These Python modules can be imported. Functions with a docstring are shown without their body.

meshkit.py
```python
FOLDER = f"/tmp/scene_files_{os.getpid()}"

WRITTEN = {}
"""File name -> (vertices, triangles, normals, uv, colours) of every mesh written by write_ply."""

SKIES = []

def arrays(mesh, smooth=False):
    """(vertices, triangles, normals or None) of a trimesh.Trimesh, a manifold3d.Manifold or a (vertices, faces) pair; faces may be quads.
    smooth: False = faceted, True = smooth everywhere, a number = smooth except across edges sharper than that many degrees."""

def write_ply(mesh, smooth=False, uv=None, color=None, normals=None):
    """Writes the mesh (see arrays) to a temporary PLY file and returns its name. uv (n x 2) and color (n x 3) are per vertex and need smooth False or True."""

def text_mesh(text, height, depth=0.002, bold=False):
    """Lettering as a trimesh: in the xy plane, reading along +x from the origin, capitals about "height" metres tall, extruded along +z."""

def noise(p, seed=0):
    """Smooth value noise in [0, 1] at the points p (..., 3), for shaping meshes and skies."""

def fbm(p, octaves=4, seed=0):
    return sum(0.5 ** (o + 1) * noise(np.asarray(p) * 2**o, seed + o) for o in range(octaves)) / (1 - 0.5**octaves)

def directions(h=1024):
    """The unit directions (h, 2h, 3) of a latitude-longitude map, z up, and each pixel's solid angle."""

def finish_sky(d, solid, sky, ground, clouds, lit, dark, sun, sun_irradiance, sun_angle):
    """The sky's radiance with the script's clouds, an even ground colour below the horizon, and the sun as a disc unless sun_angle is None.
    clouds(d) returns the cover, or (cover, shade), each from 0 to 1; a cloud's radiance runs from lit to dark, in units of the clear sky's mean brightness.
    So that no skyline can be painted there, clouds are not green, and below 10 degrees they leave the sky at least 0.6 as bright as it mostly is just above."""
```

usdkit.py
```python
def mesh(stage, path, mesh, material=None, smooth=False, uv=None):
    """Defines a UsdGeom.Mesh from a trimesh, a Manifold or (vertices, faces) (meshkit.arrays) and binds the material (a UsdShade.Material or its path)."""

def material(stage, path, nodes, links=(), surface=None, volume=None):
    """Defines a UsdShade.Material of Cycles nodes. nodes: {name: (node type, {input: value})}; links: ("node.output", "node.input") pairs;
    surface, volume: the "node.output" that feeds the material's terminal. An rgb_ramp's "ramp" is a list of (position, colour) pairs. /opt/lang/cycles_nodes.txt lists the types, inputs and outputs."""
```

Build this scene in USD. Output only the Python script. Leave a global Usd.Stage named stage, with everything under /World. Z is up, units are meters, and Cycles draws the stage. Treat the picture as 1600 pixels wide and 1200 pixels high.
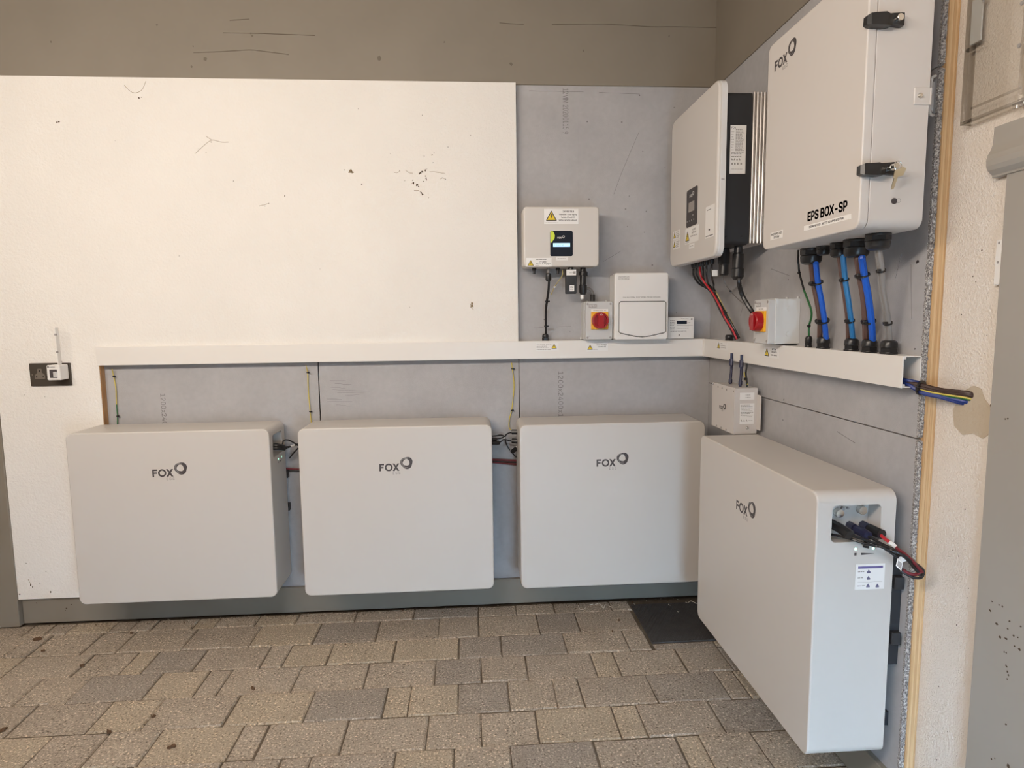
import math, random
import numpy as np, trimesh, manifold3d, meshkit, usdkit
from shapely.geometry import Polygon, Point, box as sbox, MultiPoint
from shapely import affinity
from shapely.ops import unary_union
from pxr import Usd, UsdGeom, UsdLux, UsdShade, Sdf, Gf

stage = Usd.Stage.CreateInMemory()
UsdGeom.SetStageUpAxis(stage, 'Z'); UsdGeom.SetStageMetersPerUnit(stage, 1.0)
UsdGeom.Xform.Define(stage, '/World'); UsdGeom.Scope.Define(stage, '/World/Looks')
rng = random.Random(7); nrng = np.random.RandomState(7)

# ---------------------------------------------------------------- camera, sky, lamps, exposure
cam = UsdGeom.Camera.Define(stage, '/World/camera')
RIGHT, DOWN, FWD, EYE, FPX = ((0.997633, -0.067821, -0.011308), (-0.018375, -0.104501, -0.994355), (0.066257, 0.992210, -0.105500), (-0.974443, -2.482663, 1.182121), 975.279)
m = Gf.Matrix4d(*RIGHT, 0, -DOWN[0], -DOWN[1], -DOWN[2], 0, -FWD[0], -FWD[1], -FWD[2], 0, *EYE, 1)
cam.AddTransformOp().Set(m)
cam.CreateHorizontalApertureAttr(36.0); cam.CreateVerticalApertureAttr(27.0)
cam.CreateFocalLengthAttr(36.0 * FPX / 1600.0); cam.CreateClippingRangeAttr(Gf.Vec2f(0.05, 200))
cam.CreateExposureAttr(0.0)

dome = UsdLux.DomeLight.Define(stage, '/World/daylight_sky')
dome.CreateColorAttr(Gf.Vec3f(0.50, 0.74, 1.0)); dome.CreateIntensityAttr(10.0)

def rect_lamp(name, pos, target, w, h, color, inten):
    l = UsdLux.RectLight.Define(stage, '/World/' + name)
    l.CreateWidthAttr(w); l.CreateHeightAttr(h); l.CreateColorAttr(Gf.Vec3f(*color)); l.CreateIntensityAttr(inten)
    p, t = Gf.Vec3d(*pos), Gf.Vec3d(*target)
    l.AddTransformOp().Set(Gf.Matrix4d().SetLookAt(p, t, Gf.Vec3d(0, 0, 1)).GetInverse())
    return l
rect_lamp('strip_lamp', (-2.1, -2.25, 1.93), (-1.6, 0, 1.2), 2.3, 0.09, (1.0, 0.875, 0.755), 75.0)

# ---------------------------------------------------------------- materials
def mat(name, color, rough=0.5, metal=0.0, var=0.0, vscale=8.0, bump=0.0, bscale=60.0, bdetail=3.0, spec=None, coat=0.0, emit=None, ramp=None, rscale=300.0, transmission=0.0):
    n = {'p': ('principled_bsdf', {'base_color': color, 'roughness': rough, 'metallic': metal})}
    L = []
    if spec is not None: n['p'][1]['specular_ior_level'] = spec
    if coat: n['p'][1]['coat_weight'] = coat
    if emit: n['p'][1]['emission_color'] = emit[0]; n['p'][1]['emission_strength'] = emit[1]
    if var or bump or ramp: n['g'] = ('geometry', {})
    if var:
        n['n'] = ('noise_texture', {'scale': vscale, 'detail': 5.0, 'roughness': 0.6})
        lo = tuple(c * (1 - var) for c in color); hi = tuple(min(1, c * (1 + var)) for c in color)
        n['r'] = ('rgb_ramp', {'ramp': [(0.25, lo), (0.75, hi)]})
        L += [('g.position', 'n.vector'), ('n.fac', 'r.fac')]
        last = 'r.color'
    else: last = None
    if ramp:
        n['n2'] = ('noise_texture', {'scale': rscale, 'detail': 2.0, 'roughness': 0.6})
        n['r2'] = ('rgb_ramp', {'ramp': ramp})
        L += [('g.position', 'n2.vector'), ('n2.fac', 'r2.fac')]
        if last:
            n['mx'] = ('mix', {'mix_type': 'multiply', 'fac': 1.0}); L += [(last, 'mx.color1'), ('r2.color', 'mx.color2')]; last = 'mx.color'
        else: last = 'r2.color'
    if last: L.append((last, 'p.base_color'))
    if bump:
        n['bn'] = ('noise_texture', {'scale': bscale, 'detail': bdetail, 'roughness': 0.55})
        n['b'] = ('bump', {'strength': 1.0, 'distance': bump})
        L += [('g.position', 'bn.vector'), ('bn.fac', 'b.height'), ('b.normal', 'p.normal')]
    return usdkit.material(stage, '/World/Looks/' + name, n, L, surface='p.BSDF')

M = {}
M['render'] = mat('render_white', (0.80, 0.775, 0.74), 0.9, var=0.03, vscale=3, bump=0.0022, bscale=110)
M['render_r'] = mat('render_white_rough', (0.76, 0.70, 0.64), 0.9, var=0.04, vscale=5, bump=0.0034, bscale=210)
M['cement'] = mat('cement_board', (0.42, 0.412, 0.42), 0.85, var=0.10, vscale=4, bump=0.0004, bscale=300, ramp=[(0.3, (.93,.93,.93)), (0.7, (1,1,1))], rscale=40)
M['cement_edge'] = mat('cement_board_edge', (0.4, 0.38, 0.37), 0.95, bump=0.004, bscale=400, ramp=[(0.35, (.16,.15,.15)), (0.5, (.36,.34,.33)), (0.66, (.72,.70,.68))], rscale=260)
M['gap'] = mat('dark_gap', (0.03, 0.028, 0.026), 0.95)
M['beam'] = mat('taupe_paint', (0.235, 0.205, 0.165), 0.55, var=0.07, vscale=3, bump=0.0003, bscale=30)
M['frame'] = mat('grey_frame_paint', (0.36, 0.335, 0.30), 0.5, var=0.03, vscale=4)
M['inside'] = mat('room_paint', (0.62, 0.58, 0.53), 0.9)
M['ground'] = mat('yard_concrete', (0.35, 0.34, 0.33), 0.95, var=0.1)
def wood(name, a, b, scale=(90.0, 400.0, 3.0)):
    return usdkit.material(stage, '/World/Looks/' + name, {'g': ('geometry', {}), 'm': ('mapping', {'scale': scale}), 'n': ('noise_texture', {'scale': 1.0, 'detail': 4.0, 'roughness': 0.6}),
        'r': ('rgb_ramp', {'ramp': [(0.3, a), (0.7, b)]}), 'p': ('principled_bsdf', {'roughness': 0.7})},
        [('g.position', 'm.vector'), ('m.vector', 'n.vector'), ('n.fac', 'r.fac'), ('r.color', 'p.base_color')], surface='p.BSDF')
M['ply'] = wood('plywood', (.46, .27, .12), (.68, .46, .25))
M['ply2'] = wood('plywood_pale', (.58, .38, .19), (.74, .54, .32))
M['ply3'] = wood('plywood_brown', (.36, .18, .075), (.56, .34, .165), (30.0, 60.0, 8.0))
M['battery'] = mat('battery_paint', (0.58, 0.548, 0.515), 0.42, bump=0.00008, bscale=1500, bdetail=1)
M['cabinet'] = mat('cabinet_paint', (0.60, 0.565, 0.54), 0.42, bump=0.00010, bscale=1200, bdetail=1)
M['plastic_w'] = mat('white_plastic', (0.78, 0.765, 0.75), 0.35)
M['trunk'] = mat('trunking_pvc', (0.77, 0.745, 0.715), 0.35)
M['plastic_g'] = mat('light_grey_plastic', (0.56, 0.56, 0.56), 0.4)
M['plastic_c'] = mat('cool_grey_plastic', (0.62, 0.63, 0.63), 0.4)
M['inv_white'] = mat('inverter_cover', (0.62, 0.59, 0.56), 0.4)
M['inv_rim'] = mat('inverter_rim', (0.72, 0.71, 0.71), 0.3)
M['black'] = mat('black_plastic', (0.014, 0.014, 0.016), 0.32)
M['black_m'] = mat('black_matt', (0.022, 0.023, 0.027), 0.55)
M['navy'] = mat('navy_plastic', (0.02, 0.022, 0.06), 0.4)
M['print'] = mat('dark_print', (0.06, 0.052, 0.055), 0.6)
M['print_g'] = mat('grey_print', (0.32, 0.30, 0.29), 0.6)
M['print_f'] = mat('faint_print', (0.20, 0.19, 0.19), 0.8)
M['paper'] = mat('sticker_white', (0.80, 0.79, 0.78), 0.5)
M['yellow'] = mat('sign_yellow', (0.80, 0.60, 0.02), 0.5)
M['yplate'] = mat('yellow_plate', (0.85, 0.42, 0.02), 0.4)
M['red'] = mat('red_knob', (0.36, 0.008, 0.012), 0.3)
M['redw'] = mat('red_cable', (0.48, 0.02, 0.03), 0.4)
M['redd'] = mat('dark_red_cable', (0.16, 0.012, 0.02), 0.45)
M['blue'] = mat('blue_cable', (0.008, 0.10, 0.55), 0.35)
M['blue2'] = mat('teal_blue_cable', (0.02, 0.17, 0.42), 0.35)
M['blued'] = mat('dark_blue_cable', (0.012, 0.035, 0.20), 0.4)
M['brown'] = mat('brown_cable', (0.115, 0.062, 0.048), 0.45)
M['brownd'] = mat('dark_brown_cable', (0.045, 0.022, 0.018), 0.45)
M['gcable'] = mat('grey_cable', (0.23, 0.22, 0.215), 0.45)
M['green'] = mat('earth_green', (0.02, 0.12, 0.035), 0.45)
M['yel'] = mat('earth_yellow', (0.62, 0.50, 0.10), 0.45)
M['paleyel'] = mat('pale_yellow_wire', (0.55, 0.45, 0.18), 0.5)
M['steel'] = mat('nickel', (0.75, 0.72, 0.66), 0.22, metal=1.0)
M['brass'] = mat('key_nickel', (0.80, 0.73, 0.55), 0.3, metal=1.0)
M['alu'] = mat('aluminium_fins', (0.70, 0.67, 0.64), 0.32, metal=0.85)
M['bronze'] = mat('bronze_plate', (0.075, 0.062, 0.05), 0.42, metal=0.3)
M['bronze_l'] = mat('bronze_insert', (0.16, 0.135, 0.11), 0.5)
M['lcd'] = mat('lcd_glow', (0.35, 0.55, 0.65), 0.3, emit=((0.45, 0.75, 0.95), 1.0))
M['lcd_off'] = mat('lcd_grey', (0.30, 0.27, 0.25), 0.15)
M['screen'] = mat('glossy_screen', (0.016, 0.022, 0.035), 0.06)
M['film'] = mat('yellow_green_sticker', (0.62, 0.75, 0.06), 0.4)
M['led'] = mat('green_led', (0.2, 0.8, 0.5), 0.3, emit=((0.35, 1.0, 0.65), 3.0))
M['rubber'] = mat('cover_plate', (0.060, 0.056, 0.055), 0.6, var=0.25, vscale=25)
M['leaf'] = mat('dead_leaf', (0.11, 0.06, 0.03), 0.8)
M['fleck'] = mat('white_fleck', (0.62, 0.56, 0.48), 0.7)
M['dirt'] = mat('dirt_mark', (0.085, 0.06, 0.04), 0.9)
M['scuff'] = mat('scuff_mark', (0.24, 0.18, 0.11), 0.9)
M['beamscuff'] = mat('beam_scuff', (0.15, 0.125, 0.095), 0.7)
M['patch'] = mat('filler_patch', (0.50, 0.42, 0.32), 0.9, bump=0.002, bscale=80)
def paver_mat(name, c):
    return mat(name, c, 0.9, var=0.12, vscale=9, bump=0.0022, bscale=200, ramp=[(0.29, (.28,.25,.22)), (0.40, (.85,.84,.83)), (0.5, (1,1,1)), (0.59, (1.04,1.04,1.04)), (0.67, (2.0,1.98,1.92))], rscale=170)
PAV = [paver_mat('paver_tan', (.375, .315, .25)), paver_mat('paver_brown', (.352, .296, .238)), paver_mat('paver_grey', (.308, .265, .222)), paver_mat('paver_buff', (.40, .332, .25)), paver_mat('paver_dark', (.285, .25, .215))]
M['sand'] = mat('joint_sand', (0.125, 0.098, 0.07), 0.95, var=0.45, vscale=14, bump=0.003, bscale=200)
M['clear'] = usdkit.material(stage, '/World/Looks/clear_polycarbonate', {'t': ('transparent_bsdf', {'color': (.93, .92, .90)}), 'g': ('glossy_bsdf', {'color': (.9, .9, .9), 'roughness': 0.1}),
    'm': ('mix_closure', {'fac': 0.07})}, [('t.BSDF', 'm.closure1'), ('g.BSDF', 'm.closure2')], surface='m.closure')
M['clear_edge'] = usdkit.material(stage, '/World/Looks/clear_edge', {'t': ('transparent_bsdf', {'color': (.90, .885, .865)}), 'g': ('glossy_bsdf', {'color': (.9, .9, .9), 'roughness': 0.15}),
    'm': ('mix_closure', {'fac': 0.10})}, [('t.BSDF', 'm.closure1'), ('g.BSDF', 'm.closure2')], surface='m.closure')

# ---------------------------------------------------------------- scene graph helpers
used = {}
def numbered(parent, name):
    k = (parent, name); used[k] = used.get(k, 0) + 1
    return name if used[k] == 1 else '%s_%03d' % (name, used[k] - 1)
def data(prim, **kw):
    for k, v in kw.items():
        if v: prim.SetCustomDataByKey(k, v)
    return prim
class Thing:
    def __init__(s, path, org): s.path, s.org = path, np.array(org, float)
def place(x, loc, rotz):
    x.AddTranslateOp().Set(Gf.Vec3d(*map(float, loc)))
    x.AddRotateZOp().Set(float(rotz))
def thing(name, label, cat, org=(0, 0, 0), wall='b', group=None, kind=None):
    """org: the thing's base in its wall's frame (s along the wall to the right, y into the wall, z up)."""
    nm = numbered('/World', name); x = UsdGeom.Xform.Define(stage, '/World/' + nm)
    s, y, z = org
    place(x, (s, y, z) if wall == 'b' else (y, -s, z), 0 if wall == 'b' else -90)
    data(x.GetPrim(), label=label, category=cat, group=group, kind=kind)
    return Thing('/World/' + nm, org)
def P(T, name, mesh, m, label=None, smooth=30, kind=None):
    nm = numbered(T.path, name)
    if isinstance(mesh, list): mesh = join(mesh)
    v, f, _ = meshkit.arrays(mesh)
    tm = trimesh.Trimesh(v - T.org, f, process=False)
    o = usdkit.mesh(stage, T.path + '/' + nm, tm, M[m] if isinstance(m, str) else m, smooth=smooth)
    data(o.GetPrim(), label=label, kind=kind)
    return Thing(T.path + '/' + nm, T.org)
def PS(T, name, meshes, m, label=None):
    for a in meshes: P(T, name, a, m, label)
def struct(name, label=None):
    nm = numbered('/World', name); x = UsdGeom.Xform.Define(stage, '/World/' + nm); place(x, (0, 0, 0), 0)
    data(x.GetPrim(), kind='structure', label=label, category='wall' if name.startswith('wall') else 'floor' if name == 'floor' else 'trim')
    return Thing('/World/' + nm, (0, 0, 0))
def copy_thing(src, name, label, org, wall, cat, group):
    nm = numbered('/World', name); x = UsdGeom.Xform.Define(stage, '/World/' + nm)
    x.GetPrim().GetReferences().AddInternalReference(src.path)
    s, y, z = org
    x.ClearXformOpOrder()
    x.GetPrim().GetAttribute('xformOp:translate').Set(Gf.Vec3d(*((s, y, z) if wall == 'b' else (y, -s, z))))
    x.GetPrim().GetAttribute('xformOp:rotateZ').Set(0.0 if wall == 'b' else -90.0)
    x.GetPrim().GetAttribute('xformOpOrder').Set(['xformOp:translate', 'xformOp:rotateZ'])
    x.GetPrim().SetInstanceable(True)
    data(x.GetPrim(), label=label, category=cat, group=group)
    return Thing('/World/' + nm, org)

# ---------------------------------------------------------------- mesh helpers
def join(ms):
    out = []
    for a in ms:
        v, f, _ = meshkit.arrays(a); out.append(trimesh.Trimesh(v, f, process=False))
    return trimesh.util.concatenate(out)
def bx(x0, x1, y0, y1, z0, z1):
    b = trimesh.creation.box((abs(x1 - x0), abs(y1 - y0), abs(z1 - z0))); b.apply_translation(((x0 + x1) / 2, (y0 + y1) / 2, (z0 + z1) / 2)); return b
def hull(pts): return trimesh.convex.convex_hull(np.asarray(pts, float))
def rbox(x0, x1, y0, y1, z0, z1, r=0.002, n=2):
    pts = []
    for x, sx in ((x0, 1), (x1, -1)):
        for y, sy in ((y0, 1), (y1, -1)):
            for z, sz in ((z0, 1), (z1, -1)):
                c = np.array((x + sx * r, y + sy * r, z + sz * r))
                for a in np.linspace(0, math.pi / 2, n + 1):
                    for b in np.linspace(0, math.pi / 2, n + 1):
                        pts.append(c - r * np.array((sx * math.cos(a) * math.cos(b), sy * math.sin(a) * math.cos(b), sz * math.sin(b))))
    return hull(pts)
def rrect(x0, x1, z0, z1, r, n=8):
    return sbox(x0 + r, z0 + r, x1 - r, z1 - r).buffer(r, quad_segs=n)
def slab(poly, yb, yf, bev=0.0, steps=2):
    """convex outline in (x, z) from depth yb (wall side) to yf (front, smaller y) with a rounded front edge"""
    lay = [(poly, yb)]
    if bev:
        for k in range(steps + 1):
            a = k / steps * math.pi / 2
            lay.append((poly.buffer(-bev * (1 - math.cos(a))) if k else poly, yf + bev - bev * math.sin(a)))
    else: lay.append((poly, yf))
    return hull([(x, y, z) for p, y in lay for x, z in p.exterior.coords])
def ext(poly, yb, yf):
    """any outline in (x, z), extruded in y"""
    ms = []
    for g in getattr(poly, 'geoms', [poly]):
        if g.is_empty or g.area < 1e-10: continue
        e = trimesh.creation.extrude_polygon(g, abs(yb - yf), engine='earcut')
        v = e.vertices; ms.append(trimesh.Trimesh(np.c_[v[:, 0], max(yb, yf) - v[:, 2], v[:, 1]], e.faces, process=False))
    return join(ms)
def ext_x(poly, x0, x1):
    """outline in (y, z), extruded along x"""
    e = trimesh.creation.extrude_polygon(poly, x1 - x0, engine='earcut'); v = e.vertices
    return trimesh.Trimesh(np.c_[x0 + v[:, 2], v[:, 0], v[:, 1]], e.faces, process=False)
def to_m(t):
    v, f, _ = meshkit.arrays(t); t = trimesh.Trimesh(v, f, process=True)
    return manifold3d.Manifold(manifold3d.Mesh(np.asarray(t.vertices, np.float32), np.asarray(t.faces, np.uint32)))
def cut(a, *bs):
    r = to_m(a)
    for b in bs: r = r - to_m(b)
    return r
def frame_of(d):
    d = np.asarray(d, float); d = d / np.linalg.norm(d)
    u = np.cross(d, (0, 0, 1.0) if abs(d[2]) < .9 else (0, 1.0, 0)); u /= np.linalg.norm(u); return d, u, np.cross(d, u)
def lathe(p, d, prof, n=20, rot=0.0):
    """prof: (distance along d, radius) pairs"""
    d, u, w = frame_of(d); p = np.asarray(p, float); V, F = [], []
    for t, r in prof:
        for k in range(n):
            a = 2 * math.pi * k / n + rot; V.append(p + d * t + r * (math.cos(a) * u + math.sin(a) * w))
    for i in range(len(prof) - 1):
        for k in range(n):
            a, b = i * n + k, i * n + (k + 1) % n; F += [(a, b, b + n), (a, b + n, a + n)]
    for i, flip in ((0, True), (len(prof) - 1, False)):
        V.append(p + d * prof[i][0]); c = len(V) - 1
        for k in range(n):
            a, b = i * n + k, i * n + (k + 1) % n; F.append((c, b, a) if flip else (c, a, b))
    return trimesh.Trimesh(np.array(V), np.array(F), process=False)
def cyl(a, b, r, n=16, bev=0.0):
    a, b = np.asarray(a, float), np.asarray(b, float); L = np.linalg.norm(b - a)
    return lathe(a, b - a, [(0, r - bev), (bev, r), (L - bev, r), (L, r - bev)] if bev else [(0, r), (L, r)], n)
def spline(pts, n=8):
    p = np.asarray(pts, float)
    if len(p) < 3: return np.linspace(p[0], p[-1], n)
    q = np.vstack([2 * p[0] - p[1], p, 2 * p[-1] - p[-2]]); out = []
    for i in range(1, len(q) - 2):
        for t in np.linspace(0, 1, n, endpoint=False):
            a, b, c, d = q[i - 1], q[i], q[i + 1], q[i + 2]
            out.append(.5 * ((2 * b) + (-a + c) * t + (2 * a - 5 * b + 4 * c - d) * t * t + (-a + 3 * b - 3 * c + d) * t ** 3))
    return np.array(out + [p[-1]])
def tube(pts, r, sides=8, n=7, raw=False):
    p = np.asarray(pts, float) if raw else spline(pts, n)
    t = np.gradient(p, axis=0); t /= np.linalg.norm(t, axis=1, keepdims=True) + 1e-12
    u = np.cross(t[0], (0, 1.0, 0) if abs(t[0][1]) < .9 else (1.0, 0, 0)); u /= np.linalg.norm(u); V, F = [], []
    for i in range(len(p)):
        u = u - t[i] * (u @ t[i]); u /= np.linalg.norm(u); w = np.cross(t[i], u)
        for k in range(sides):
            a = 2 * math.pi * k / sides; V.append(p[i] + r * (math.cos(a) * u + math.sin(a) * w))
    for i in range(len(p) - 1):
        for k in range(sides):
            a, b = i * sides + k, i * sides + (k + 1) % sides; F += [(a, b, b + sides), (a, b + sides, a + sides)]
    for i, fl in ((0, 1), (len(p) - 1, 0)):
        V.append(p[i]); c = len(V) - 1
        for k in range(sides):
            a, b = i * sides + k, i * sides + (k + 1) % sides; F.append((c, b, a) if fl else (c, a, b))
    return trimesh.Trimesh(np.array(V), np.array(F), process=False)
def text(s, h, x, z, y, align='l', bold=False, wide=None, rot=0.0):
    """flat print on a face at depth y, seen from the room"""
    t = meshkit.text_mesh(s, h, 0.0002, bold); v = np.array(t.vertices); w = v[:, 0].max() - v[:, 0].min()
    if wide: v[:, 0] *= wide / w; w = wide
    v[:, 0] -= v[:, 0].min()
    if align == 'c': v[:, 0] -= w / 2
    c, sn = math.cos(rot), math.sin(rot)
    vx, vz = v[:, 0] * c - v[:, 1] * sn, v[:, 0] * sn + v[:, 1] * c
    return trimesh.Trimesh(np.c_[x + vx, y - v[:, 2], z + vz], t.faces, process=False)
def side_face(t, x):
    """turn print made for the plane y=0 with horizontal coordinate = depth into print on the +x end face at x: (a, y, z) -> (x - y, a, z)"""
    v = np.array(t.vertices); return trimesh.Trimesh(np.c_[x - v[:, 1], v[:, 0], v[:, 2]], t.faces, process=False)
def gland(p, d, r, L=0.032, n=18):
    """cable gland: flange, hexagonal body, domed ribbed cap"""
    a = lathe(p, d, [(0, r), (.10 * L, r * 1.02), (.16 * L, r * .98)], n)
    b = lathe(p, d, [(.16 * L, r * 1.0), (.42 * L, r * 1.0)], 6)
    c = lathe(p, d, [(.42 * L, r * .90), (.50 * L, r * .98), (.80 * L, r * .95), (.93 * L, r * .82), (L, r * .55)], n)
    return join([a, b, c])
def tie(p, d, r, w=0.004):
    return join([lathe(p, d, [(-w / 2, r), (w / 2, r)], 14), rbox(p[0] + r * .6, p[0] + r * .6 + .006, p[1] - r - .004, p[1] - r + .003, p[2] - .003, p[2] + .003, .0008, 1)])
def lines(x0, x1, z0, z1, n, y, h=None, seed=0):
    """rows of small unreadable print"""
    r = random.Random(seed); out = []; dz = (z1 - z0) / n; h = h or dz * .42
    for k in range(n):
        z = z1 - (k + .5) * dz; x = x0; end = x0 + (x1 - x0) * r.uniform(.7, 1)
        while x < end:
            w = r.uniform(1.2, 3.5) * h; out.append(bx(x, min(x + w, end), y - .0002, y, z - h / 2, z + h / 2)); x += w + h * .6
    return join(out)
def warn_sign(T, name, x, z, w, y, dark=True):
    """yellow hazard triangle with bolt, lower left corner at (x, z), width w"""
    h = w * .9
    o = Polygon([(x, z), (x + w, z), (x + w / 2, z + h)]).buffer(-w * .04).buffer(w * .04)
    i = Polygon([(x, z), (x + w, z), (x + w / 2, z + h)]).buffer(-w * .075)
    s = P(T, name, ext(o.difference(i), y, y - .0003), 'print')
    P(s, 'sign_face', ext(i, y, y - .0002), 'yellow')
    c = x + w / 2
    b = Polygon([(c + .06 * w, z + .66 * w), (c - .12 * w, z + .40 * w), (c - .01 * w, z + .40 * w), (c - .07 * w, z + .12 * w), (c + .13 * w, z + .45 * w), (c + .02 * w, z + .45 * w), (c + .12 * w, z + .66 * w)])
    P(s, 'bolt_symbol', ext(b, y - .0002, y - .0004), 'print')
def blob(cx, cz, r, rot=0.0):
    return unary_union([Point(cx + .26 * r * math.cos(a + rot), cz + .26 * r * math.sin(a + rot)).buffer(r * .75, quad_segs=12) for a in (math.pi * .17, math.pi * .83, -math.pi * .5)]).convex_hull.buffer(-r * .02)
def fox_letters(x, z, h):
    t = .205 * h; w = h * .80
    f = unary_union([sbox(x, z, x + t, z + h), sbox(x, z + h - t, x + .62 * h, z + h), sbox(x, z + .40 * h, x + .56 * h, z + .40 * h + t)])
    o = Point(0, 0).buffer(h * .515, quad_segs=14).difference(Point(0, 0).buffer(h * .515 - t, quad_segs=14)); o = affinity.translate(o, x + 1.235 * h, z + h * .5)
    x0, x1 = x + 1.74 * h, x + 2.64 * h
    k = unary_union([Polygon([(x0, z), (x0 + t * 1.25, z), (x1, z + h), (x1 - t * 1.25, z + h)]), Polygon([(x0, z + h), (x0 + t * 1.25, z + h), (x1, z), (x1 - t * 1.25, z)])])
    return unary_union([f, o, k])
def fox_logo(T, x, z, h, y, m='print', sub=True, mg='print_g'):
    """word mark with cap height h, lower left at (x, z)"""
    L = P(T, 'logo', ext(fox_letters(x, z, h), y, y - .0002), m)
    c = (x + 3.62 * h, z + 1.06 * h); R = .86 * h
    ring = blob(*c, R, .25).difference(blob(c[0] - .07 * h, c[1] + .05 * h, R * .56, .9))
    arc = blob(c[0] - .035 * h, c[1] + .02 * h, R * .80, .1).exterior.buffer(.016 * h)
    arc = arc.intersection(sbox(c[0] - 2 * h, c[1] - .9 * h, c[0] + .15 * h, c[1] + 2 * h))
    ring = ring.difference(arc)
    P(L, 'logo_ring', ext(ring, y, y - .0002), m)
    if sub: P(L, 'logo_subtitle', text('E S S', h * .30, x + 1.74 * h, z - .46 * h, y, bold=True, wide=1.0 * h), mg)
    return L

# ================================================================ SETTING
TOPZ = 2.066
# ---- back wall
W = struct('wall_back')
P(W, 'backing', bx(-3.6, 0.034, 0.013, 0.05, -.05, 2.6), 'gap')
P(W, 'wall_sheet', bx(-4.4, -2.99, -.03, .012, -.05, 2.6), 'inside')
L_shape = Polygon([(-2.745, .113), (-2.374, .113), (-2.374, 1.05), (-.784, 1.05), (-.784, TOPZ - .002), (-2.80, TOPZ - .002), (-2.80, 1.05), (-2.745, 1.05)])
P(W, 'render_panel', ext(L_shape, 0.0, -.030), 'render')
P(W, 'plywood_edge', bx(-2.3735, -2.3715, -.0285, 0.0, .115, 1.05), 'ply3', label='raw plywood edge of the white panel')
for x0, x1, z0, z1 in ((-2.372, -1.5705, .10, 1.08), (-1.5665, -.7815, .10, 1.08), (-.7785, 0, .10, 1.04), (-.784, 0, 1.043, TOPZ)):
    P(W, 'cement_board', rbox(x0, x1, 0, .012, z0, z1, .001, 1), 'cement')
cm = []
cm.append(text('1200x2400x12MM 2020', .020, -.622, .965, 0, rot=-math.pi / 2))
cm.append(text('12MM 20200115 9', .021, -.600, 2.055, 0, rot=-math.pi / 2, wide=.168))
cm.append(text('1200x2400x12MM', .018, -2.172, .905, 0, rot=-math.pi / 2))
P(W, 'board_marking', cm, 'print_f', label='stencilled board size print')
sc = [bx(-.5392, -.5384, -.0002, 0, 1.668, 1.945)]
for k in range(9):
    z = .945 - k * .012; x = -1.555 + rng.uniform(0, .09)
    a, b = (x, z), (x + rng.uniform(.05, .13), z + rng.uniform(-.008, .004)); sc.append(tube([(a[0], 0, a[1]), (b[0], 0, b[1])], rng.uniform(.00025, .0006), 4, 2))
for a, b in (((-.30, 1.90), (-.37, 1.74)), ((-.37, 1.74), (-.40, 1.66)), ((-.73, 2.045), (-.52, 2.043)), ((-.46, 2.042), (-.30, 2.038)), ((-.37, 1.44), (-.44, 1.40)), ((-.72, 1.14), (-.68, 1.143)), ((-.62, 1.145), (-.57, 1.145))):
    sc.append(tube([(a[0], 0, a[1]), (b[0], 0, b[1])], .0006, 4, 2))
for _ in range(26):
    x, z = rng.uniform(-.76, -.05), rng.uniform(1.12, 2.04); sc.append(lathe((x, 0, z), (0, -1, 0), [(0, rng.uniform(.001, .0035)), (.0002, .001)], 7))
P(W, 'scuff_mark', sc, 'print_f')
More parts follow.
